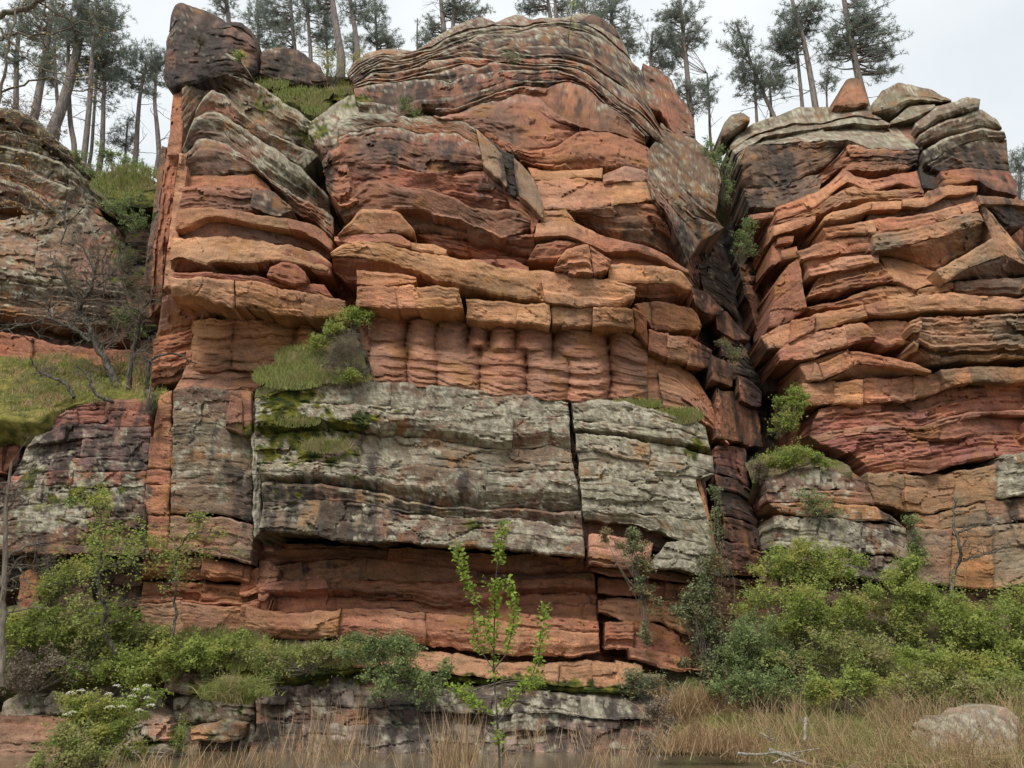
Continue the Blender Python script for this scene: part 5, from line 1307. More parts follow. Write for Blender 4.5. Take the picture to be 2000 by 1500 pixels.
# ------------------------------------------------------------------ pines on the clifftop
PINES = [
    ('thick scaly pine trunk leaning right on the left back cliff', [(100, 262), (118, 215), (138, 140), (152, 70), (170, -30)], 30.2, 24, [(190, 20, 70, 60), (140, 60, 50, 40)], [(.3, .8, 5)]),
    ('thin dark pine curving beside the thick scaly trunk', [(145, 288), (134, 240), (131, 180), (131, 100), (140, 20)], 30.6, 11, [(170, 110, 60, 50), (140, 30, 50, 40)], [(.3, .8, 4)]),
    ('dark straight pine standing at the lip of the left back cliff', [(159, 320), (168, 250), (175, 190), (182, 110), (190, 20)], 29.6, 13, [(215, 60, 60, 60), (180, 30, 60, 40)], [(.3, .8, 5)]),
    ('slim pine with low bushy crown right of the dark straight pine', [(199, 294), (203, 240), (206, 180), (212, 110)], 31.0, 11, [(205, 180, 45, 45), (215, 110, 50, 45)], [(.2, .6, 4)]),
    ('pine with pale trunk in the gap left of the rock fin', [(268, 304), (271, 250), (275, 190), (286, 120)], 32.0, 11, [(280, 125, 45, 38), (265, 160, 35, 25)], [(.2, .7, 6)]),
    ('dark leaning pine touching the left edge of the rock fin', [(314, 306), (308, 250), (301, 200), (302, 140)], 31.5, 11, [(300, 150, 28, 45), (310, 110, 24, 25)], [(.2, .8, 6)]),
    ('grey pine trunk at the far left edge of the clifftop', [(70, 225), (80, 150), (92, 60), (100, -20)], 31.0, 17, [(60, 40, 60, 50), (95, 120, 35, 40)], [(.2, .8, 5)]),
    ('pine rising behind the big caprock boulder', [(447, 60), (443, 20), (438, -30)], 30.5, 12, [(430, 5, 35, 30)], [(.3, .9, 3)]),
    ('first of two slim pines between caprock and thick pines', [(576, 112), (571, 60), (568, 0), (566, -30)], 33.0, 10, [(545, 60, 50, 50), (530, 20, 50, 30)], [(.2, .9, 7)]),
    ('second of two slim pines, nearer to the thick pines', [(607, 118), (604, 60), (601, 0), (600, -30)], 32.5, 9, [(620, 50, 40, 40), (600, 10, 45, 25)], [(.2, .9, 7)]),
    ('thick straight dark pine trunk left of the main buttress top', [(668, 118), (660, 70), (652, 20), (645, -35)], 31.5, 19, [(625, 5, 30, 18)], [(.3, .9, 2)]),
    ('paler pine trunk just right of the thick dark trunk', [(700, 108), (694, 60), (687, 20), (676, -35)], 32.0, 13, [(705, 20, 40, 30)], [(.3, .9, 4)]),
    ('bushy young pine with dense low crown left of the buttress top', [(738, 104), (735, 70), (733, 30), (731, -10)], 33.5, 7, [(740, 75, 48, 28), (735, 35, 40, 35), (770, 85, 25, 15)], []),
    ('pine with twin trunks, left stem, on the main buttress shoulder', [(868, 68), (864, 30), (858, -30)], 32.5, 14, [(840, 60, 25, 25), (900, 20, 40, 22)], [(.3, .9, 4)]),
    ('pine with twin trunks, right stem, on the main buttress shoulder', [(884, 58), (886, 20), (890, -30)], 32.3, 11, [(930, 15, 55, 25)], [(.3, .9, 3)]),
    ('left pine of the pair on top of the main buttress', [(1076, 40), (1071, 10), (1064, -30)], 33.5, 10, [(1040, 5, 40, 18)], [(.3, .9, 4)]),
    ('right pine of the pair on top of the main buttress', [(1086, 40), (1084, 10), (1082, -30)], 33.7, 9, [(1110, 10, 40, 22)], [(.3, .9, 4)]),
    ('dark pine behind the rounded boulder on the main buttress', [(1193, 64), (1194, 30), (1197, -20)], 33.0, 10, [(1205, 30, 45, 35), (1235, 75, 35, 40), (1180, 10, 40, 20)], [(.2, .8, 4)]),
    ('tall slender pine in the notch right of the main buttress', [(1350, 262), (1347, 210), (1342, 140), (1336, 70), (1328, -20)], 31.5, 13, [(1335, 60, 60, 55), (1350, 195, 50, 50), (1310, 30, 40, 30)], [(.2, .8, 8)]),
    ('short pine leaning over the right shoulder of the main buttress', [(1272, 140), (1272, 100), (1275, 60)], 33.0, 8, [(1275, 90, 35, 32), (1300, 120, 30, 25)], [(.1, .8, 4)]),
    ('crooked pine leaning left at the edge of the right clifftop', [(1516, 226), (1498, 190), (1472, 130), (1448, 75), (1436, 45)], 29.6, 9, [(1440, 85, 32, 45), (1470, 130, 45, 35), (1500, 165, 40, 25)], [(.1, .7, 5)]),
    ('thin straight pine left of the crooked leaning pine', [(1479, 232), (1475, 190), (1470, 140)], 30.0, 7, [(1455, 165, 32, 35)], [(.1, .8, 5)]),
    ('short thin pine stem behind the crooked leaning pine', [(1505, 226), (1503, 190), (1500, 150)], 30.6, 7, [(1520, 160, 30, 30)], [(.1, .8, 4)]),
    ('thin bare-stemmed pine close beside the tall straight pine', [(1565, 212), (1560, 160), (1554, 90), (1548, 30)], 30.0, 8, [(1530, 110, 35, 30), (1560, 60, 30, 30)], [(.1, .7, 8)]),
    ('tall straight pine in the middle of the right clifftop', [(1590, 210), (1580, 140), (1568, 70), (1552, 10), (1540, -40)], 29.6, 13, [(1545, 50, 55, 45), (1580, 25, 50, 30), (1520, 90, 35, 25)], [(.15, .7, 6)]),
    ('tiny round-crowned pine beside the trapezoid boulder', [(1617, 212), (1617, 180), (1617, 150)], 30.0, 5, [(1618, 160, 20, 22)], []),
    ('largest pine with broad open crown behind the trapezoid boulder', [(1694, 206), (1682, 160), (1670, 100), (1657, 40), (1642, -40)], 29.4, 17, [(1720, 70, 55, 55), (1640, 60, 50, 50), (1690, 20, 60, 40), (1735, 115, 35, 30), (1615, 100, 30, 25)], [(.15, .6, 8)]),
    ('pine behind the right end of the cliff at the frame edge', [(1990, 560), (1990, 440), (1988, 330)], 33.0, 12, [(1990, 320, 25, 40), (1992, 400, 30, 45), (1995, 460, 25, 30)], []),
    ('hazy pine far left behind the bare branches', [(30, 215), (35, 120), (45, 20)], 33.0, 12, [(30, 110, 50, 40), (40, 40, 40, 40)], [(.2, .8, 4)]),
    ('slender pine at the top left behind the bare ash branches', [(118, 250), (112, 160), (108, 70), (110, -20)], 33.5, 8, [(110, 60, 45, 45), (95, 140, 35, 30)], [(.2, .8, 6)]),
    ('thin pine between the leaning scaly trunk and the straight dark pine', [(182, 300), (186, 220), (190, 130), (196, 40)], 34.0, 7, [(230, 130, 40, 35), (190, 60, 40, 40)], [(.2, .8, 6)]),
    ('thin pine right of the caprock boulder', [(505, 110), (503, 50), (500, -10)], 34.0, 7, [(500, 30, 35, 30), (520, 70, 28, 22)], [(.2, .9, 6)]),
    ('slim pine between the two slim pines and the thick trunk', [(640, 130), (636, 70), (632, 10)], 34.5, 6, [(640, 80, 30, 28), (650, 40, 30, 24)], [(.2, .9, 6)]),
    ('short bushy pine left of the paler trunk', [(690, 115), (690, 90), (690, 66)], 35.0, 5, [(690, 92, 26, 18)], []),
    ('distant pine left of the twin trunked pine', [(815, 100), (815, 70), (816, 40)], 36.0, 5, [(832, 82, 22, 20)], []),
    ('distant pine crown between buttress top and rounded boulder', [(1140, 40), (1140, 15), (1140, -20)], 36.0, 6, [(1150, 12, 36, 16)], [(.2, .9, 3)]),
    ('feathery pine in the notch beside the tall slender pine', [(1385, 262), (1384, 200), (1382, 140)], 33.0, 6, [(1385, 180, 30, 40), (1300, 60, 20, 30)], [(.2, .9, 5)]),
    ('low young pine filling the gap behind the pale-trunked pine', [(245, 310), (245, 270), (246, 235)], 33.5, 6, [(245, 270, 40, 28)], []),
]
for i, (lab, path, Y_, wd, cr, low) in enumerate(PINES):
    pine(lab, path, Y_, wd, cr, 100 + i, low=low)

# ------------------------------------------------------------------ ivy, shrubs and ground plants
LEAFY = [
    # name, label, lobes, Y, n, leaf, mat, foot
    ('shrub', 'bright green shrub on the ledge corner under the orange blocks', [(690, 612, 34, 20), (655, 640, 34, 22), (625, 668, 26, 18), (710, 625, 18, 14)], 21.5, 5200, .075, M_LEAF, (690, 650)),
    ('shrub', 'small bright tuft at the foot of the grey heath', [(682, 732, 26, 9)], 20.7, 900, .07, M_LEAF, None),
    ('shrub', 'light green shrub hanging in the gully beside the red strata', [(1545, 770, 26, 18), (1540, 800, 36, 26), (1530, 830, 30, 16), (1565, 785, 22, 22)], 23.2, 3800, .085, M_LEAF, (1520, 850)),
    ('shrub', 'rounded green shrub on top of the right foot rock', [(1560, 888, 52, 16), (1520, 905, 40, 18), (1600, 898, 34, 12)], 22.4, 4800, .07, M_LEAF, (1545, 918)),
    ('shrub', 'brown dry shrub on the left of the right foot rock', [(1485, 915, 24, 30)], 22.8, 1500, .06, M_HEATH, None),
    ('shrub', 'dark ivy-like shrub in the shaded upper gully', [(1450, 475, 26, 34), (1462, 440, 18, 20)], 25.4, 1500, .09, M_DARKLEAF, (1448, 520)),
    ('shrub', 'dark green shrub at the head of the gully below the notch', [(1405, 320, 24, 40), (1418, 370, 20, 25), (1385, 290, 20, 20)], 27.0, 2400, .09, M_DARKLEAF, (1410, 400)),
    ('shrub', 'yellowish grass tuft on a broken block in the gully', [(1432, 690, 24, 16), (1412, 672, 16, 10)], 23.0, 900, .07, M_IVY, None),
    ('ivy', 'ivy curtain running down the right corner of the grey ledge', [(1398, 1000, 9, 60), (1392, 1120, 30, 60), (1384, 1210, 40, 60), (1380, 1290, 48, 46), (1350, 1160, 24, 20), (1340, 1200, 34, 22)], 20.5, 8200, .085, M_IVY, (1385, 1320)),
    ('ivy', 'ivy patch hanging over the pinkish block under the grey ledge', [(1190, 1045, 26, 10), (1240, 1060, 40, 22), (1250, 1105, 34, 26), (1252, 1150, 24, 26), (1270, 1180, 22, 16), (1262, 1240, 12, 26)], 20.0, 4200, .08, M_IVY, (1255, 1170)),
    ('ivy', 'small ivy spray on the low ledge right of the sapling', [(1240, 1330, 34, 22), (1290, 1345, 30, 24)], 20.1, 1500, .075, M_IVY, None),
    ('shrub', 'spring green shrub highest against the right foot rock', [(1560, 1090, 62, 26), (1640, 1110, 44, 22), (1510, 1115, 50, 18), (1590, 1130, 70, 24)], 20.6, 6800, .085, M_LEAF, (1560, 1230)),
    ('shrub', 'broad spring green shrub in the middle of the right slope', [(1530, 1190, 80, 34), (1620, 1200, 60, 34), (1570, 1235, 90, 26)], 20.2, 7200, .085, M_LEAF, (1570, 1290)),
    ('shrub', 'dark green shrub low at the foot of the ivy curtain', [(1460, 1250, 56, 34), (1440, 1300, 60, 34), (1520, 1290, 60, 30)], 19.9, 6000, .08, M_DARKLEAF, (1470, 1340)),
    ('shrub', 'bright shrub leaning against the orange rock on the right', [(1760, 1150, 60, 36), (1730, 1195, 60, 34), (1800, 1185, 50, 34), (1780, 1110, 24, 18)], 20.4, 7200, .085, M_LEAF, (1770, 1290)),
    ('shrub', 'wide yellow-green shrub under the bare oak on the right', [(1880, 1200, 70, 34), (1850, 1240, 80, 30), (1920, 1240, 60, 34)], 20.0, 7000, .085, M_LEAF, (1880, 1310)),
    ('shrub', 'shrub cut by the right frame edge', [(1985, 1190, 50, 44), (1990, 1260, 50, 44)], 19.8, 4800, .085, M_LEAF, (1990, 1330)),
    ('shrub', 'low dense shrub behind the dry grass in the right middle', [(1640, 1285, 80, 30), (1720, 1290, 70, 28), (1560, 1310, 60, 24)], 19.5, 5200, .085, M_GRASS, (1660, 1340)),
    ('shrub', 'low green shrub behind the pale boulder', [(1820, 1300, 70, 28), (1900, 1310, 60, 26), (1960, 1320, 50, 24)], 19.0, 5200, .08, M_LEAF, (1870, 1350)),
    ('shrub', 'lowest shrub at the left of the dry grass bank', [(1470, 1345, 50, 22), (1540, 1350, 50, 22), (1420, 1350, 34, 18)], 18.9, 3400, .08, M_DARKLEAF, (1490, 1390)),
    ('shrub', 'lowest shrub in the middle of the dry grass bank', [(1640, 1345, 60, 24), (1720, 1350, 54, 22), (1590, 1360, 36, 16)], 18.6, 3800, .08, M_LEAF, (1660, 1390)),
    ('shrub', 'lowest shrub directly behind the pale boulder', [(1800, 1350, 54, 20), (1870, 1355, 54, 18), (1960, 1355, 50, 22)], 18.2, 3800, .08, M_GRASS, (1860, 1395)),
    ('shrub', 'brownish scrub on the sloping rim of the left back cliff', [(60, 222, 40, 16), (20, 205, 36, 20), (110, 262, 26, 12)], 28.6, 1500, .08, M_HEATH, None),
    ('shrub', 'green scrub lower on the rim of the left back cliff', [(150, 305, 24, 14), (178, 330, 22, 14)], 28.6, 900, .085, M_DARKLEAF, None),
    ('shrub', 'brownish scrub hiding the right end of the rock shelf', [(1285, 1390, 30, 24), (1300, 1425, 34, 24), (1265, 1445, 24, 16)], 18.8, 1500, .07, M_HEATH, (1290, 1465)),
    ('shrub', 'blue-green shrub spilling over the rock shelf left of the sapling', [(740, 1255, 64, 24), (790, 1280, 66, 38), (700, 1280, 50, 22), (800, 1335, 58, 40), (740, 1325, 46, 34), (855, 1320, 30, 36)], 19.2, 9000, .075, M_DARKLEAF, (770, 1330)),
    ('shrub', 'fresh green plant at the base of the sapling', [(905, 1350, 24, 14), (925, 1372, 22, 12), (1050, 1335, 30, 16)], 19.2, 900, .06, M_SAPLEAF, None),
    ('shrub', 'light green shrub under the leftmost small tree', [(110, 1140, 40, 26), (150, 1120, 36, 18), (90, 1160, 30, 18)], 20.4, 3200, .08, M_LEAF, (110, 1210)),
    ('shrub', 'tangled green shrub at the left frame edge', [(20, 1215, 54, 40), (80, 1205, 56, 30), (30, 1265, 56, 30), (110, 1240, 50, 26)], 20.0, 5200, .095, M_LEAF, (40, 1300)),
    ('shrub', 'grey-green thicket on the bank below the left frame edge shrub', [(60, 1305, 64, 34), (130, 1290, 64, 30), (30, 1330, 44, 28)], 19.5, 2600, .08, M_HEATH, (70, 1350)),
    ('shrub', 'dense green undergrowth below the crooked small tree', [(170, 1205, 70, 30), (250, 1225, 66, 28), (200, 1255, 84, 26), (300, 1240, 40, 22)], 20.1, 6400, .095, M_GRASS, (210, 1300)),
    ('shrub', 'leafy undergrowth hanging above the pink lichen rocks', [(230, 1290, 76, 28), (310, 1290, 64, 26), (270, 1318, 76, 22), (160, 1310, 50, 22)], 19.6, 5600, .09, M_LEAF, (270, 1325)),
    ('shrub', 'low green undergrowth along the foot of the pale red wall', [(360, 1258, 64, 24), (440, 1262, 64, 22), (400, 1282, 84, 20), (500, 1268, 44, 14)], 20.0, 5600, .09, M_LEAF, (400, 1300)),
    ('shrub', 'yellow-green creeper over the left end of the rock shelf', [(560, 1284, 64, 16), (620, 1276, 54, 16), (665, 1268, 46, 16), (540, 1310, 40, 20)], 19.7, 4400, .08, M_GRASS, (600, 1310)),
    ('elder_bush', 'leafy bush with flat white flower heads at lower left', [(180, 1375, 60, 28), (240, 1390, 60, 28), (150, 1410, 50, 30), (210, 1430, 70, 34), (290, 1360, 30, 20)], 17.6, 6400, .075, M_LEAF, (200, 1480)),
    ('shrub', 'yellow-green willowy bush at the lower left corner', [(130, 1450, 50, 44), (180, 1480, 50, 36), (90, 1490, 40, 30)], 16.6, 3000, .08, M_GRASS, (140, 1530)),
    ('shrub', 'small green weed at the water edge left of the reeds', [(355, 1430, 16, 34), (260, 1470, 40, 20)], 18.4, 1400, .06, M_LEAF, (350, 1475)),
    ('shrub', 'pale green bush on the shoulder above the middle bulge', [(795, 212, 18, 24), (806, 225, 18, 16)], 24.0, 900, .08, M_DARKLEAF, None),
    ('shrub', 'whitish flowering tuft on the dome of the main buttress', [(1000, 112, 22, 14)], 26.2, 420, .07, M_IVY, None),
    ('shrub', 'yellow-green tuft on the ledge beside the caprock', [(468, 110, 12, 10)], 24.8, 400, .08, M_LEAF, None),
    ('shrub', 'leafy shrub on the dark ledge behind the bare oaks', [(245, 620, 28, 24), (262, 650, 20, 14)], 25.4, 1500, .085, M_DARKLEAF, None),
    ('shrub', 'green shrub below the pines on the left back cliff', [(210, 300, 34, 20), (250, 320, 34, 18), (285, 340, 24, 18)], 28.0, 3000, .09, M_DARKLEAF, (240, 345)),
    ('shrub', 'mossy dark shrub in the cleft left of the rock fin', [(235, 400, 34, 20), (265, 430, 30, 24)], 27.0, 1600, .09, M_DARKLEAF, None),
    ('shrub', 'trailing ivy low in the cleft left of the rock fin', [(240, 500, 26, 40), (262, 560, 22, 40)], 26.4, 1500, .09, M_IVY, None),
    ('shrub', 'scrub behind the dark square boulder under the pines', [(650, 140, 24, 34), (630, 110, 22, 18), (700, 110, 30, 12)], 27.5, 1400, .08, M_GRASS, (650, 175)),
    ('shrub', 'small leafy shoots on the ledge left of the tall panel', [(385, 1010, 20, 6)], 20.8, 160, .07, M_LEAF, None),
    ('shrub', 'trailing green creeper on the right foot rock', [(1600, 985, 40, 20), (1570, 965, 24, 12), (1630, 1000, 20, 10)], 21.6, 1000, .07, M_DARKLEAF, None),
    ('shrub', 'green creeper in the corner of the orange rock', [(1780, 1010, 16, 14), (1785, 1050, 10, 30), (1800, 1090, 12, 24)], 21.6, 1000, .075, M_DARKLEAF, None),
]
for i, (nm, lab, lobes, Y_, n_, lf, mt, ft) in enumerate(LEAFY):
    big_ = Y_ < 21.4 and lobes[0][0] > 1400
    if big_:
        lobes = [(l[0], l[1] - 8, l[2] * 1.18, l[3] * 1.25) for l in lobes]
    e = shrub(nm, lab, lobes, Y_, int(n_ * (1.7 if big_ else 1.4)), lf * .78, mt, 300 + i, ft, cat='ivy' if nm == 'ivy' else ('bush' if nm == 'elder_bush' else 'shrub'), stem_r=.010)
    if nm == 'elder_bush':
        rs = np.random.default_rng(5)
        for fx, fy in ((228, 1340), (158, 1350), (138, 1354), (213, 1356), (287, 1340), (266, 1348), (257, 1360), (288, 1364), (215, 1381), (238, 1381), (295, 1378), (142, 1392), (132, 1396), (272, 1388)):
            c = at(fx, fy, 17.0)
            n_ = 60
            a = rs.uniform(0, 6.28, n_); r = .085 * np.sqrt(rs.uniform(0, 1, n_))
            P = c + np.stack([r * np.cos(a), r * np.sin(a) * .8, .03 * (1 - (r / .085) ** 2) + rs.normal(size=n_) * .006], 1)
            leaves_mesh('flower_head', P, .024, M_FLOWER, rs, e, None, .9, .9)

# grey dry heath below the bright shrub, bare of leaves
shrub('heath_bush', 'grey dry heath bush hanging over the grey ledge', [(682, 675, 36, 34), (655, 708, 46, 28), (704, 712, 26, 26)], 20.85, 6500, .05, M_HEATH, 71, (690, 735), cat='bush', stem_mat=M_TWIG, twiggy=3, aspect=.25)
shrub('dry_twigs', 'bare grey tuft on top of the caprock ledge', [(392, 78, 14, 10)], 24.0, 60, .04, M_HEATH, 72, None, cat='twigs', twiggy=5)
shrub('hanging_roots', 'grey roots hanging beside the tall panel', [(292, 795, 14, 26)], 21.0, 80, .04, M_HEATH, 73, (292, 765), cat='roots', twiggy=6)

# ------------------------------------------------------------------ bare oaks on the mossy ledge
def bare_tree(label, paths, Y, seed, name='oak_tree', mat=M_BARK, twig=True, cat='tree', tl=.9, tn=8, group=None, level=2, leaf=None):
    rs = np.random.default_rng(seed)
    first = paths[0][0]
    e = empty(name, at(first[0][0], first[0][1], Y)); tag(e, label, cat, group)
    tw = Tubes()
    tips = []
    for j, (pts, w0, w1) in enumerate(paths):
        T = Tubes()
        m = mpp(pts[0][0], pts[0][1], Y)
        P = at([p[0] for p in pts], [p[1] for p in pts], Y + np.cumsum(rs.normal(size=len(pts)) * .10))
        if j == 0:
            P[0, 2] -= .15
        q = smooth_path(P, max(8, 4 * len(pts)))
        q += .02 * rs.normal(size=q.shape)
        r = np.linspace(w0 * m * .5, w1 * m * .5, len(q))
        T.add(q, r, 7)
        T.build('trunk' if j == 0 else 'branch', mat, e)
        if twig:
            for k in range(tn):
                i = rs.integers(len(q) // 3 if j == 0 else 1, len(q))
                d = unit(rs.normal(size=3) * np.array([1, .7, .7]) + np.array([0, 0, .55]) + unit(q[min(i + 1, len(q) - 1)] - q[i - 1]) * .6)
                grow(tw, q[i], d, tl * rs.uniform(.5, 1.2), max(.008, r[i] * .38), rs, level, .45, .1, (3, 6), 4, tips)
    tw.build('twigs', M_TWIG, e, 'stuff')
    if leaf:
        mt, n_, sz = leaf
        tp = np.array(tips)
        P = tp[rs.integers(0, len(tp), n_)] + rs.normal(size=(n_, 3)) * .07
        leaves_mesh('foliage', P, sz, mt, rs, e, None, kind='stuff')
    return e
bare_tree('largest bare oak leaning left on the mossy ledge', [([(232, 747), (213, 715), (190, 680), (178, 650), (168, 622), (152, 607)], 15, 10), ([(152, 607), (162, 588), (174, 570), (182, 552), (184, 528), (192, 508)], 9, 4), ([(161, 590), (140, 570), (125, 540), (110, 520), (106, 498)], 7, 3),
           ([(177, 668), (150, 645), (120, 632), (98, 620), (66, 632), (30, 638), (0, 645)], 8, 3), ([(98, 620), (94, 604), (110, 590)], 5, 2), ([(184, 530), (170, 500), (150, 470)], 4, 2), ([(190, 560), (220, 540), (245, 545)], 4, 2)], 23.0, 1, tn=18, tl=1.05)
bare_tree('slender bare oak with pale crooked top beside the largest oak', [([(251, 750), (258, 700), (268, 650), (274, 612)], 11, 7), ([(272, 606), (255, 600), (240, 612), (228, 622)], 5, 2), ([(274, 610), (290, 590), (304, 584), (318, 592)], 5, 2)], 22.6, 2, tn=14, tl=.9)
bare_tree('short bare oak nearest the red fluted rock', [([(287, 757), (289, 720), (292, 705)], 9, 7), ([(292, 705), (310, 692), (345, 690), (380, 708), (410, 722)], 5, 2), ([(291, 706), (275, 695), (262, 697)], 4, 2)], 22.0, 3, tn=5, tl=.6)
bare_tree('low mossy oak stem sprawling left on the ledge', [([(147, 768), (130, 748), (98, 736), (72, 722), (58, 700)], 8, 3), ([(98, 736), (85, 728), (60, 730)], 4, 2)], 22.6, 4, tn=7, tl=.6)
bare_tree('twisted oak stem hanging off the front of the ledge', [([(224, 776), (205, 778), (188, 770), (178, 745), (168, 728), (150, 716)], 8, 3)], 21.9, 5, tn=7, tl=.6)
bare_tree('bare oak in front of the orange rock on the right', [([(1855, 1155), (1866, 1110), (1880, 1090), (1868, 1050), (1860, 1020), (1868, 975)], 9, 3), ([(1882, 1092), (1910, 1085), (1940, 1080), (1975, 1060)], 5, 2), ([(1866, 1045), (1895, 1030), (1930, 1020)], 4, 2)], 20.8, 6, tn=7, tl=.7)
bare_tree('pale bare tree at the left frame edge', [([(4, 1330), (8, 1200), (12, 1090), (10, 980), (25, 900)], 16, 5), ([(12, 1090), (40, 1070), (70, 1060), (95, 1080)], 6, 2), ([(10, 1000), (40, 960), (60, 920)], 6, 2), ([(12, 1100), (45, 1110), (60, 1150)], 4, 2)], 18.6, 7, mat=M_TWIG, tn=11, tl=.75)
bare_tree('crooked small tree with light green leaves at lower left', [([(226, 1264), (206, 1238), (205, 1215), (212, 1190), (195, 1165), (190, 1120), (203, 1060)], 9, 4), ([(208, 1218), (235, 1214)], 4, 2), ([(192, 1140), (160, 1120), (120, 1130)], 4, 2), ([(200, 1075), (230, 1050), (265, 1065)], 4, 2), ([(203, 1060), (200, 1020), (185, 990)], 4, 2)], 19.6, 8, name='small_tree', tn=9, tl=.75, leaf=(M_LEAF, 3400, .085))
bare_tree('thin grey small tree with sparse leaves before the tall panel', [([(333, 1248), (343, 1200), (343, 1150), (342, 1100), (345, 1080)], 6, 4), ([(343, 1090), (370, 1075), (410, 1070), (450, 1085)], 4, 2), ([(342, 1100), (330, 1080), (300, 1090)], 3, 2), ([(325, 1150), (335, 1120), (343, 1100)], 4, 3), ([(345, 1080), (370, 1040), (420, 1040)], 3, 2)], 19.9, 9, name='small_tree', tn=7, tl=.65, leaf=(M_LEAF, 1500, .075))
bare_tree('bare branches with yellow buds reaching in from the upper left', [([(-60, 60), (0, 30), (60, 12), (110, -12)], 13, 9), ([(-20, 40), (30, 90), (70, 130), (130, 150)], 5, 2), ([(-40, 180), (30, 170), (90, 150), (150, 180), (210, 170)], 5, 2), ([(-30, 250), (40, 265), (80, 275), (120, 262)], 4, 2), ([(-30, 330), (40, 345), (75, 360)], 4, 2),
           ([(-40, 100), (20, 60), (90, 70), (160, 40), (230, 60)], 5, 2), ([(-30, 420), (20, 400), (60, 410)], 3, 1), ([(0, 200), (10, 120), (30, 40), (60, -30)], 6, 3)], 11.0, 10, name='ash_tree', mat=M_TWIG, tn=8, tl=.55, leaf=(M_BUD, 420, .045))
bare_tree('bare twiggy shrub on the face of the left back cliff', [([(120, 470), (130, 440), (125, 410), (135, 380)], 4, 2), ([(128, 440), (150, 420), (165, 400)], 3, 1.5), ([(126, 425), (100, 405), (85, 380)], 3, 1.5)], 26.6, 12, name='bare_shrub', cat='shrub', tn=12, tl=.9)
bare_tree('bare twiggy shrub beside the dark cleft behind the oaks', [([(200, 600), (205, 560), (198, 520), (210, 480)], 4, 2), ([(203, 550), (225, 530), (240, 500)], 3, 1.5), ([(202, 560), (180, 540), (165, 520)], 3, 1.5)], 25.6, 13, name='bare_shrub', cat='shrub', tn=14, tl=1.0)
bare_tree('small bare sapling on top of the dome beside the lichen ledges', [([(1112, 96), (1110, 75), (1113, 50), (1118, 20), (1120, 0)], 3, 1.5)], 27.4, 11, name='small_tree', tn=8, tl=.5, leaf=(M_LEAF, 260, .07))

# ------------------------------------------------------------------ young leafy sapling in the foreground
rs = np.random.default_rng(21)
SY = 8.2
sap = empty('sapling', at(977, 1560, SY)); tag(sap, 'young sapling with bright green leaves rising from the near bank', 'sapling')
STEMS = [([(978, 1560), (976, 1490), (971, 1402), (964, 1315), (964, 1273), (966, 1210), (967, 1154), (969, 1115), (976, 1070), (985, 1018)], 5.5, 1.6, [(.83, 1.0, 85), (.62, .76, 70), (.40, .60, 40), (.16, .24, 22)]),
         ([(962, 1225), (945, 1195), (929, 1175), (911, 1136), (897, 1087), (891, 1064)], 2.4, 1.2, [(.30, 1.0, 85)]),
         ([(966, 1305), (988, 1280), (1002, 1227), (1003, 1168), (985, 1128)], 2.6, 1.2, [(.2, 1.0, 110)]),
         ([(964, 1308), (936, 1266), (925, 1227), (925, 1194)], 2.4, 1.2, [(.3, 1.0, 50)]),
         ([(965, 1270), (950, 1240), (946, 1208)], 1.8, 1.1, [(.2, 1.0, 36)]),
         ([(972, 1412), (1000, 1375), (1037, 1325), (1051, 1287), (1062, 1217), (1066, 1180)], 3.0, 1.2, [(.35, 1.0, 105)]),
         ([(970, 1398), (948, 1390), (925, 1372), (905, 1358), (880, 1340)], 2.2, 1.0, [(.15, 1.0, 60)]),
         ([(971, 1402), (990, 1378), (1012, 1350), (1030, 1332)], 2.2, 1.0, [(.2, 1.0, 50)]),
         ([(966, 1160), (955, 1148), (946, 1126)], 1.4, .8, [(.5, 1.0, 4)])]
for j, (pts, w0, w1, spans) in enumerate(STEMS):
    T = Tubes(); m = mpp(pts[0][0], pts[0][1], SY)
    P = at([p[0] for p in pts], [p[1] for p in pts], SY + np.cumsum(rs.normal(size=len(pts)) * .03))
    q = smooth_path(P, 30)
    T.add(q, np.linspace(w0 * m * .5, w1 * m * .5, 30), 6)
    br = T.build('stem' if j == 0 else 'branch', M_BARK, sap)
    C, Dr = [], []
    for a, b, n_ in spans:
        n_ = int(n_ * 2.4)
        f = rs.uniform(a, b, n_) * 29
        i = np.clip(f.astype(int), 0, 28)
        base = q[i] + (q[i + 1] - q[i]) * (f - i)[:, None]
        dr = unit(rs.normal(size=(n_, 3)) * np.array([1, 1, .5]) + np.array([0, 0, .25]))
        C.append(base + dr * rs.uniform(.025, .075, n_)[:, None]); Dr.append(dr)
    o = leaves_mesh('leaves', np.concatenate(C), .047, M_SAPLEAF, rs, None, None, .35, .62, 'stuff', np.concatenate(Dr))
    adopt(sap, o)

# ------------------------------------------------------------------ grass and reeds
def Yb(v):
    return lambda x, y: np.full(np.shape(x), float(v))
def Ylin(pts):
    f = Field(pts)
    return lambda x, y: f(x, y)
YL = Ylin([(0, 690, 25.5), (300, 690, 25), (0, 830, 21.9), (300, 785, 21.5), (150, 745, 23.6)])
grass('moss_grass', 'short mossy grass covering the ledge under the bare oaks', [(-10, 320, 705, 785), (-10, 120, 780, 825), (-10, 200, 700, 730)], YL, 6000, .2, M_GRASS, 41, .010, .5, 'stuff', 'grass', .5, 260)
grass('dry_tufts', 'dry straw tufts scattered over the mossy ledge', [(-10, 300, 700, 770), (20, 140, 760, 810)], YL, 1500, .3, M_DRY, 59, .009, .5, 'stuff', 'grass', .5, 60)
grass('ledge_grass', 'green grass on the sloping shelf beside the heath bush', [(500, 640, 715, 760), (540, 640, 680, 720), (560, 720, 735, 750)], Ylin([(500, 760, 21.0), (640, 680, 21.9), (720, 740, 21.0)]), 4200, .22, M_GRASS, 42, .009)
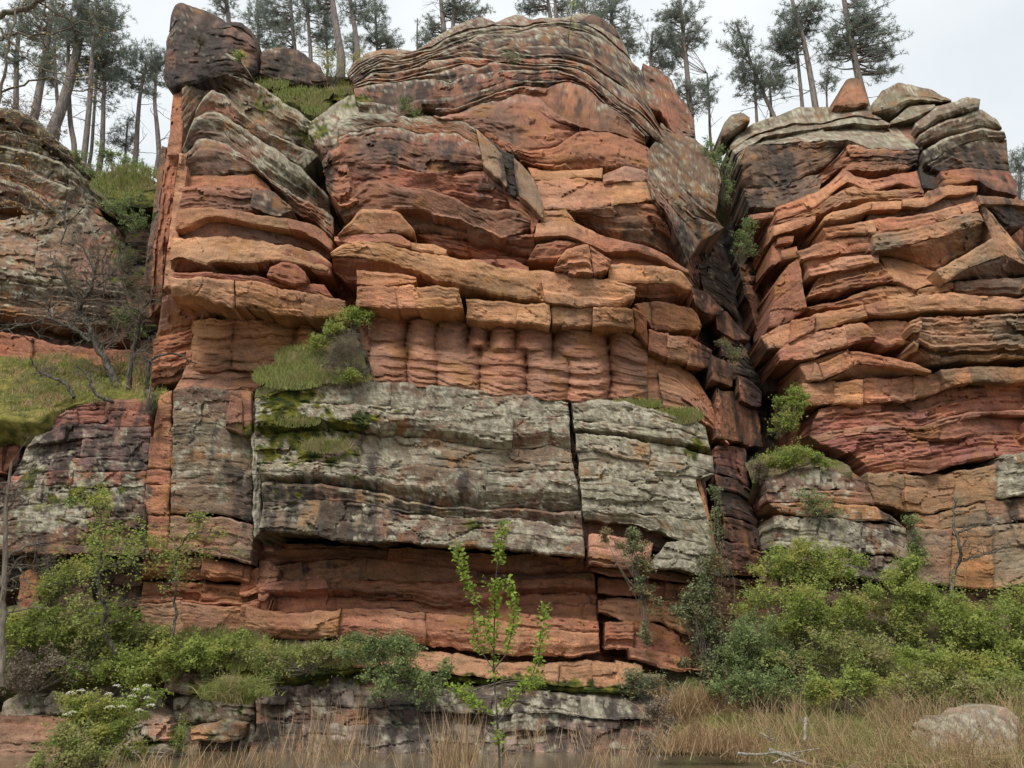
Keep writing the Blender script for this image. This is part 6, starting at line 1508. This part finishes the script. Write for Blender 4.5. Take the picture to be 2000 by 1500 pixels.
grass('ledge_grass', 'thin strip of grass along the top right of the grey ledge', [(1190, 1290, 783, 800), (1280, 1370, 800, 828)], Yb(21.6), 2200, .16, M_GRASS, 43, .008)
grass('ledge_grass', 'grass tuft in the mossy steps of the grey ledge', [(590, 680, 862, 885), (540, 620, 820, 835)], Yb(20.55), 1300, .2, M_GRASS, 44, .008)
grass('bank_grass', 'grass and weeds covering the bank at lower left', [(-10, 520, 1240, 1315), (480, 720, 1270, 1305)], Ylin([(0, 1240, 20.9), (500, 1250, 20.8), (0, 1315, 20.0), (600, 1300, 20.2)]), 9000, .3, M_GRASS, 45, .010)
grass('grass_clump', 'bright green grass clump on the rock shelf at lower left', [(400, 520, 1350, 1372), (430, 500, 1335, 1350)], Yb(19.0), 2600, .34, M_GRASS, 46, .008, .7, 'stuff', 'grass', .6, 40)
grass('fin_grass', 'pale grass on the sloping top of the left rock fin', [(490, 560, 160, 174), (540, 640, 176, 200), (590, 640, 200, 225), (640, 700, 172, 185)], Ylin([(480, 155, 26.0), (640, 180, 26.3), (620, 220, 25.9), (700, 175, 26)]), 2600, .26, M_GRASS, 47, .012)
grass('back_grass', 'green scrub grass on the slope left of the rock fin', [(200, 310, 325, 362), (180, 290, 340, 385)], Yb(27.6), 1800, .32, M_GRASS, 49, .014)
grass('dry_reeds', 'tall dry reeds in front of the dark rock shelf at left', [(560, 720, 1468, 1500)], Yb(15.5), 150, 1.0, M_DRY, 50, .0045, .12, 'stuff', 'reeds', .12, 22)
grass('dry_reeds', 'dry reed clump just left of the sapling stem', [(862, 935, 1490, 1515)], Yb(13.5), 150, .95, M_DRY, 51, .005, .16, 'stuff', 'reeds', .16, 9)
grass('dry_reeds', 'scattered dry reeds at the water edge below the rock shelf', [(480, 900, 1485, 1510), (930, 1300, 1475, 1515), (1000, 1300, 1440, 1470)], Yb(15.0), 300, .5, M_DRY, 52, .0045, .3, 'stuff', 'reeds', .25, 60)
RB_ = Ylin([(1290, 1420, 19.4), (1290, 1500, 15.6), (1600, 1400, 18.6), (1600, 1500, 15.4), (2000, 1400, 17.6), (2000, 1500, 14.5)])
grass('dry_grass', 'mass of dry brown grass covering the right bank', [(1490, 2010, 1430, 1525), (1300, 1500, 1405, 1450), (1700, 2010, 1450, 1530)], RB_, 2800, .55, M_DRY, 53, .0042, .6, 'stuff', 'grass', .8, 110)
grass('green_undergrowth', 'green grass growing through the dry grass on the right bank', [(1480, 2010, 1385, 1500), (1300, 1480, 1390, 1440)], RB_, 5200, .35, M_GRASS, 57, .006, .5, 'stuff', 'grass', .5, 120)
grass('dry_grass_stalks', 'tall seeding stalks standing over the dry grass on the right', [(1480, 2010, 1400, 1500)], RB_, 1300, .95, M_DRY, 54, .004, .3, 'stuff', 'grass', .35, 150)
grass('dry_weeds', 'dry brown weeds between the ivy and the water', [(1280, 1480, 1370, 1430)], Yb(19.2), 1700, .55, M_DRY, 55, .007, .4, 'stuff', 'weeds', .4, 90)
grass('foreground_weeds', 'mixed dry and green stems along the lower left edge', [(200, 560, 1490, 1520)], Yb(15.5), 200, .45, M_DRY, 56, .005, .3, 'stuff', 'weeds', .3, 50)

grass('dry_reeds', 'dry reeds hiding the muddy bank edge left of the driftwood', [(1290, 1400, 1455, 1480), (1390, 1490, 1462, 1488)], Yb(17.0), 900, .6, M_DRY, 58, .005, .35, 'stuff', 'reeds', .4, 50)
# ------------------------------------------------------------------ driftwood on the right bank
rs = np.random.default_rng(61)
dw = [('pale upright driftwood post on the right bank', [(1571, 1446), (1573, 1420), (1574, 1403)], 7, 6), ('long pale driftwood stick slanting at the water edge', [(1485, 1432), (1500, 1440), (1512, 1450)], 4, 3), ('driftwood branch lying across the pile at the water edge', [(1440, 1472), (1480, 1474), (1530, 1468), (1560, 1476)], 6, 3),
      ('thick driftwood log under the dry grass pile', [(1500, 1465), (1545, 1478), (1590, 1496)], 9, 6), ('thin driftwood stick on top of the pile', [(1510, 1490), (1550, 1470), (1600, 1462)], 4, 2), ('driftwood log beside the pale boulder', [(1895, 1492), (1940, 1482), (1990, 1470)], 9, 6), ('short driftwood stub left of the log pile', [(1520, 1484), (1545, 1486), (1566, 1492)], 6, 4)]
for lab, pts, w0, w1 in dw:
    Yd = 15.2
    P = at([p[0] for p in pts], [p[1] for p in pts], Yd + rs.normal(size=len(pts)) * .08)
    T = Tubes(); m = mpp(pts[0][0], pts[0][1], Yd)
    q = smooth_path(P, 14) + rs.normal(size=(14, 3)) * .006
    T.add(q, np.linspace(w0, w1, 14) * m * .5, 7)
    for k in range(2):
        i = rs.integers(3, 12)
        T.add(np.array([q[i], q[i] + rs.normal(size=3) * .12 + np.array([0, 0, .06])]), [w1 * m * .3, w1 * m * .12], 5)
    o = T.build('driftwood', M_DRIFT)
    tag(o, lab, 'driftwood', 'driftwood on the right bank')
